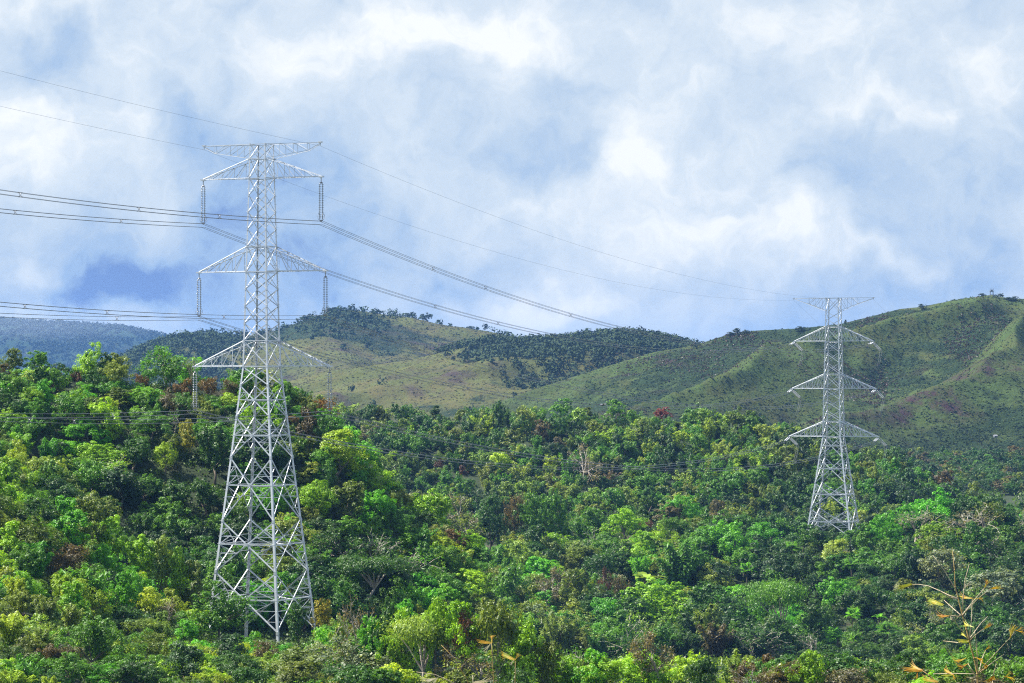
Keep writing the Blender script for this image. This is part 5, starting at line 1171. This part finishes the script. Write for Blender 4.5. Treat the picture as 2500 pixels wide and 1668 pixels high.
stem_thing('bamboo_shoot', 'lower dry bamboo tips with orange leaves left of the tall branching shoot', 'bamboo', z((760, 1660), (660, 1560), (570, 1480), (490, 1425)), [z((880, 1580), (920, 1560)), z((560, 1480), (600, 1520))],
    [lf(490, 1420, 345, 1330, 8, 'o', .06), lf(490, 1425, 240, 1435, 13, 'o', -.06), lf(430, 1450, 385, 1505, 4, 'o'), lf(670, 1560, 470, 1520, 9, 'o', -.04), lf(850, 1475, 745, 1390, 8, 'o', .05), lf(850, 1475, 690, 1465, 6, 'l', .03), lf(850, 1478, 830, 1505, 4, 'o')], .0028, .0017)
stem_thing('bamboo_shoot', 'short dry bamboo twig with two golden leaves right of the tall branching shoot', 'bamboo', z((1385, 1640), (1400, 1560), (1440, 1510)), [z((1310, 1500), (1335, 1400), (1355, 1320)), z((1300, 1620), (1310, 1500))],
    [lf(1450, 1500, 1520, 1430, 9, 'g', .05), lf(1450, 1490, 1560, 1550, 6, 'o', .08), lf(1330, 1495, 1250, 1560, 11, 'o', -.06), lf(1320, 1495, 1290, 1500, 5, 'o')], .0026, .0016)
z5 = lambda *p: [(700 + a / 2.76, 1100 + b / 2.76) for a, b in p]
def l5(x0, y0, x1, y1, w, c, b=.05): (a, b0), (c0, d0) = z5((x0, y0), (x1, y1)); return (a, b0, c0, d0, w, c, b)
stem_thing('bamboo_shoot', 'single dry stem topped by three orange blades in the middle of the bottom edge', 'bamboo', z5((1395, 1620), (1392, 1500), (1384, 1380), (1380, 1295)), [], [l5(1382, 1295, 1390, 1250, 7, 'o'), l5(1380, 1300, 1285, 1298, 8, 'o', -.05), l5(1375, 1300, 1310, 1352, 5, 's')], .0020, .0014)
stem_thing('bamboo_shoot', 'single dry stem topped by golden blades just right of the three orange ones', 'bamboo', z5((1538, 1620), (1540, 1500), (1540, 1420)), [], [l5(1540, 1412, 1565, 1375, 8, 'g'), l5(1535, 1415, 1440, 1380, 10, 'g', -.06), l5(1530, 1415, 1500, 1432, 5, 's')], .0020, .0014)
stem_thing('bamboo_shoot', 'thin leaning dry stem with pale drooping blades at the bottom edge', 'bamboo', z5((1260, 1640), (1200, 1520), (1130, 1400), (1040, 1310)), [z5((1190, 1600), (1100, 1555), (1000, 1510), (875, 1493))], [l5(1010, 1535, 900, 1548, 8, 's', .04), l5(1020, 1530, 965, 1570, 5, 's'), l5(1250, 1560, 1385, 1528, 8, 's', -.06), l5(1255, 1555, 1260, 1520, 4, 's')], .0022, .0012)

# ------------------------------------------------------------------ air
def build_haze(density, color):
    m = bpy.data.materials.new('air'); m.use_nodes = True; nt = m.node_tree; nt.nodes.clear()
    o = nt.nodes.new('ShaderNodeOutputMaterial'); v = nt.nodes.new('ShaderNodeVolumePrincipled'); v.inputs['Density'].default_value = density; v.inputs['Color'].default_value = (*color, 1); v.inputs['Anisotropy'].default_value = 0.1
    nt.links.new(v.outputs[0], o.inputs['Volume'])
    mb = MB(); mb.box((0, 5200, 55), 11000, 12000, 230); h = mb.build('haze', m); tag(h, 'pale blue haze in the air between the hills', 'haze', kind='stuff')
if HAZE: build_haze(*HAZE)
def cloud_bank(x0, x1, ytop, ybot, Ya, Yb, dens, seed):
    m = bpy.data.materials.new('cloud_vapour'); m.use_nodes = True; nt = m.node_tree; nt.nodes.clear(); L = nt.links.new
    o = nt.nodes.new('ShaderNodeOutputMaterial'); v = nt.nodes.new('ShaderNodeVolumePrincipled'); v.inputs['Color'].default_value = (.80, .90, 1, 1)
    tc = nt.nodes.new('ShaderNodeTexCoord'); n = nt.nodes.new('ShaderNodeTexNoise'); n.inputs['Scale'].default_value = .006; n.inputs['Detail'].default_value = 4; n.inputs['Roughness'].default_value = .6
    mp = nt.nodes.new('ShaderNodeMapping'); mp.inputs['Location'].default_value = (seed, 0, 0); L(tc.outputs['Object'], mp.inputs[0]); L(mp.outputs[0], n.inputs['Vector'])
    # fade out towards the faces of the box (generated coordinates run 0..1 over it)
    sp = nt.nodes.new('ShaderNodeSeparateXYZ'); L(tc.outputs['Generated'], sp.inputs[0]); f = None
    for k in (0, 2):
        q = math_node(nt, 'MULTIPLY', math_node(nt, 'MULTIPLY', sp.outputs[k], math_node(nt, 'SUBTRACT', 1.0, sp.outputs[k])), 4.0); f = q if f is None else math_node(nt, 'MULTIPLY', f, q)
    d = math_node(nt, 'MAXIMUM', math_node(nt, 'SUBTRACT', math_node(nt, 'MULTIPLY', n.outputs['Fac'], f), .22), 0.0)
    L(math_node(nt, 'MULTIPLY', d, dens), v.inputs['Density']); L(v.outputs[0], o.inputs['Volume'])
    za, zb = (HY - ybot) / F * Ya, (HY - ytop) / F * Ya; xa, xb = (x0 - CX) / F * Ya, (x1 - CX) / F * Ya
    mb = MB(); mb.box((0, 0, 0), xb - xa, Yb - Ya, zb - za); c = mb.build('cloud_bank', m); c.location = ((xa + xb) / 2, (Ya + Yb) / 2, (za + zb) / 2)
    tag(c, 'low white cloud clinging to the blue mountain at left', 'cloud', kind='stuff')
cloud_bank(-500, 520, 705, 850, 5400, 5900, .0014, 5.0)

scene.cycles.max_bounces = 6; scene.cycles.diffuse_bounces = 1; scene.cycles.use_denoising = False; scene.cycles.filter_width = 1.15; scene.cycles.adaptive_threshold = 0.004; scene.cycles.transmission_bounces = 2; scene.cycles.volume_bounces = 0; scene.cycles.transparent_max_bounces = 4
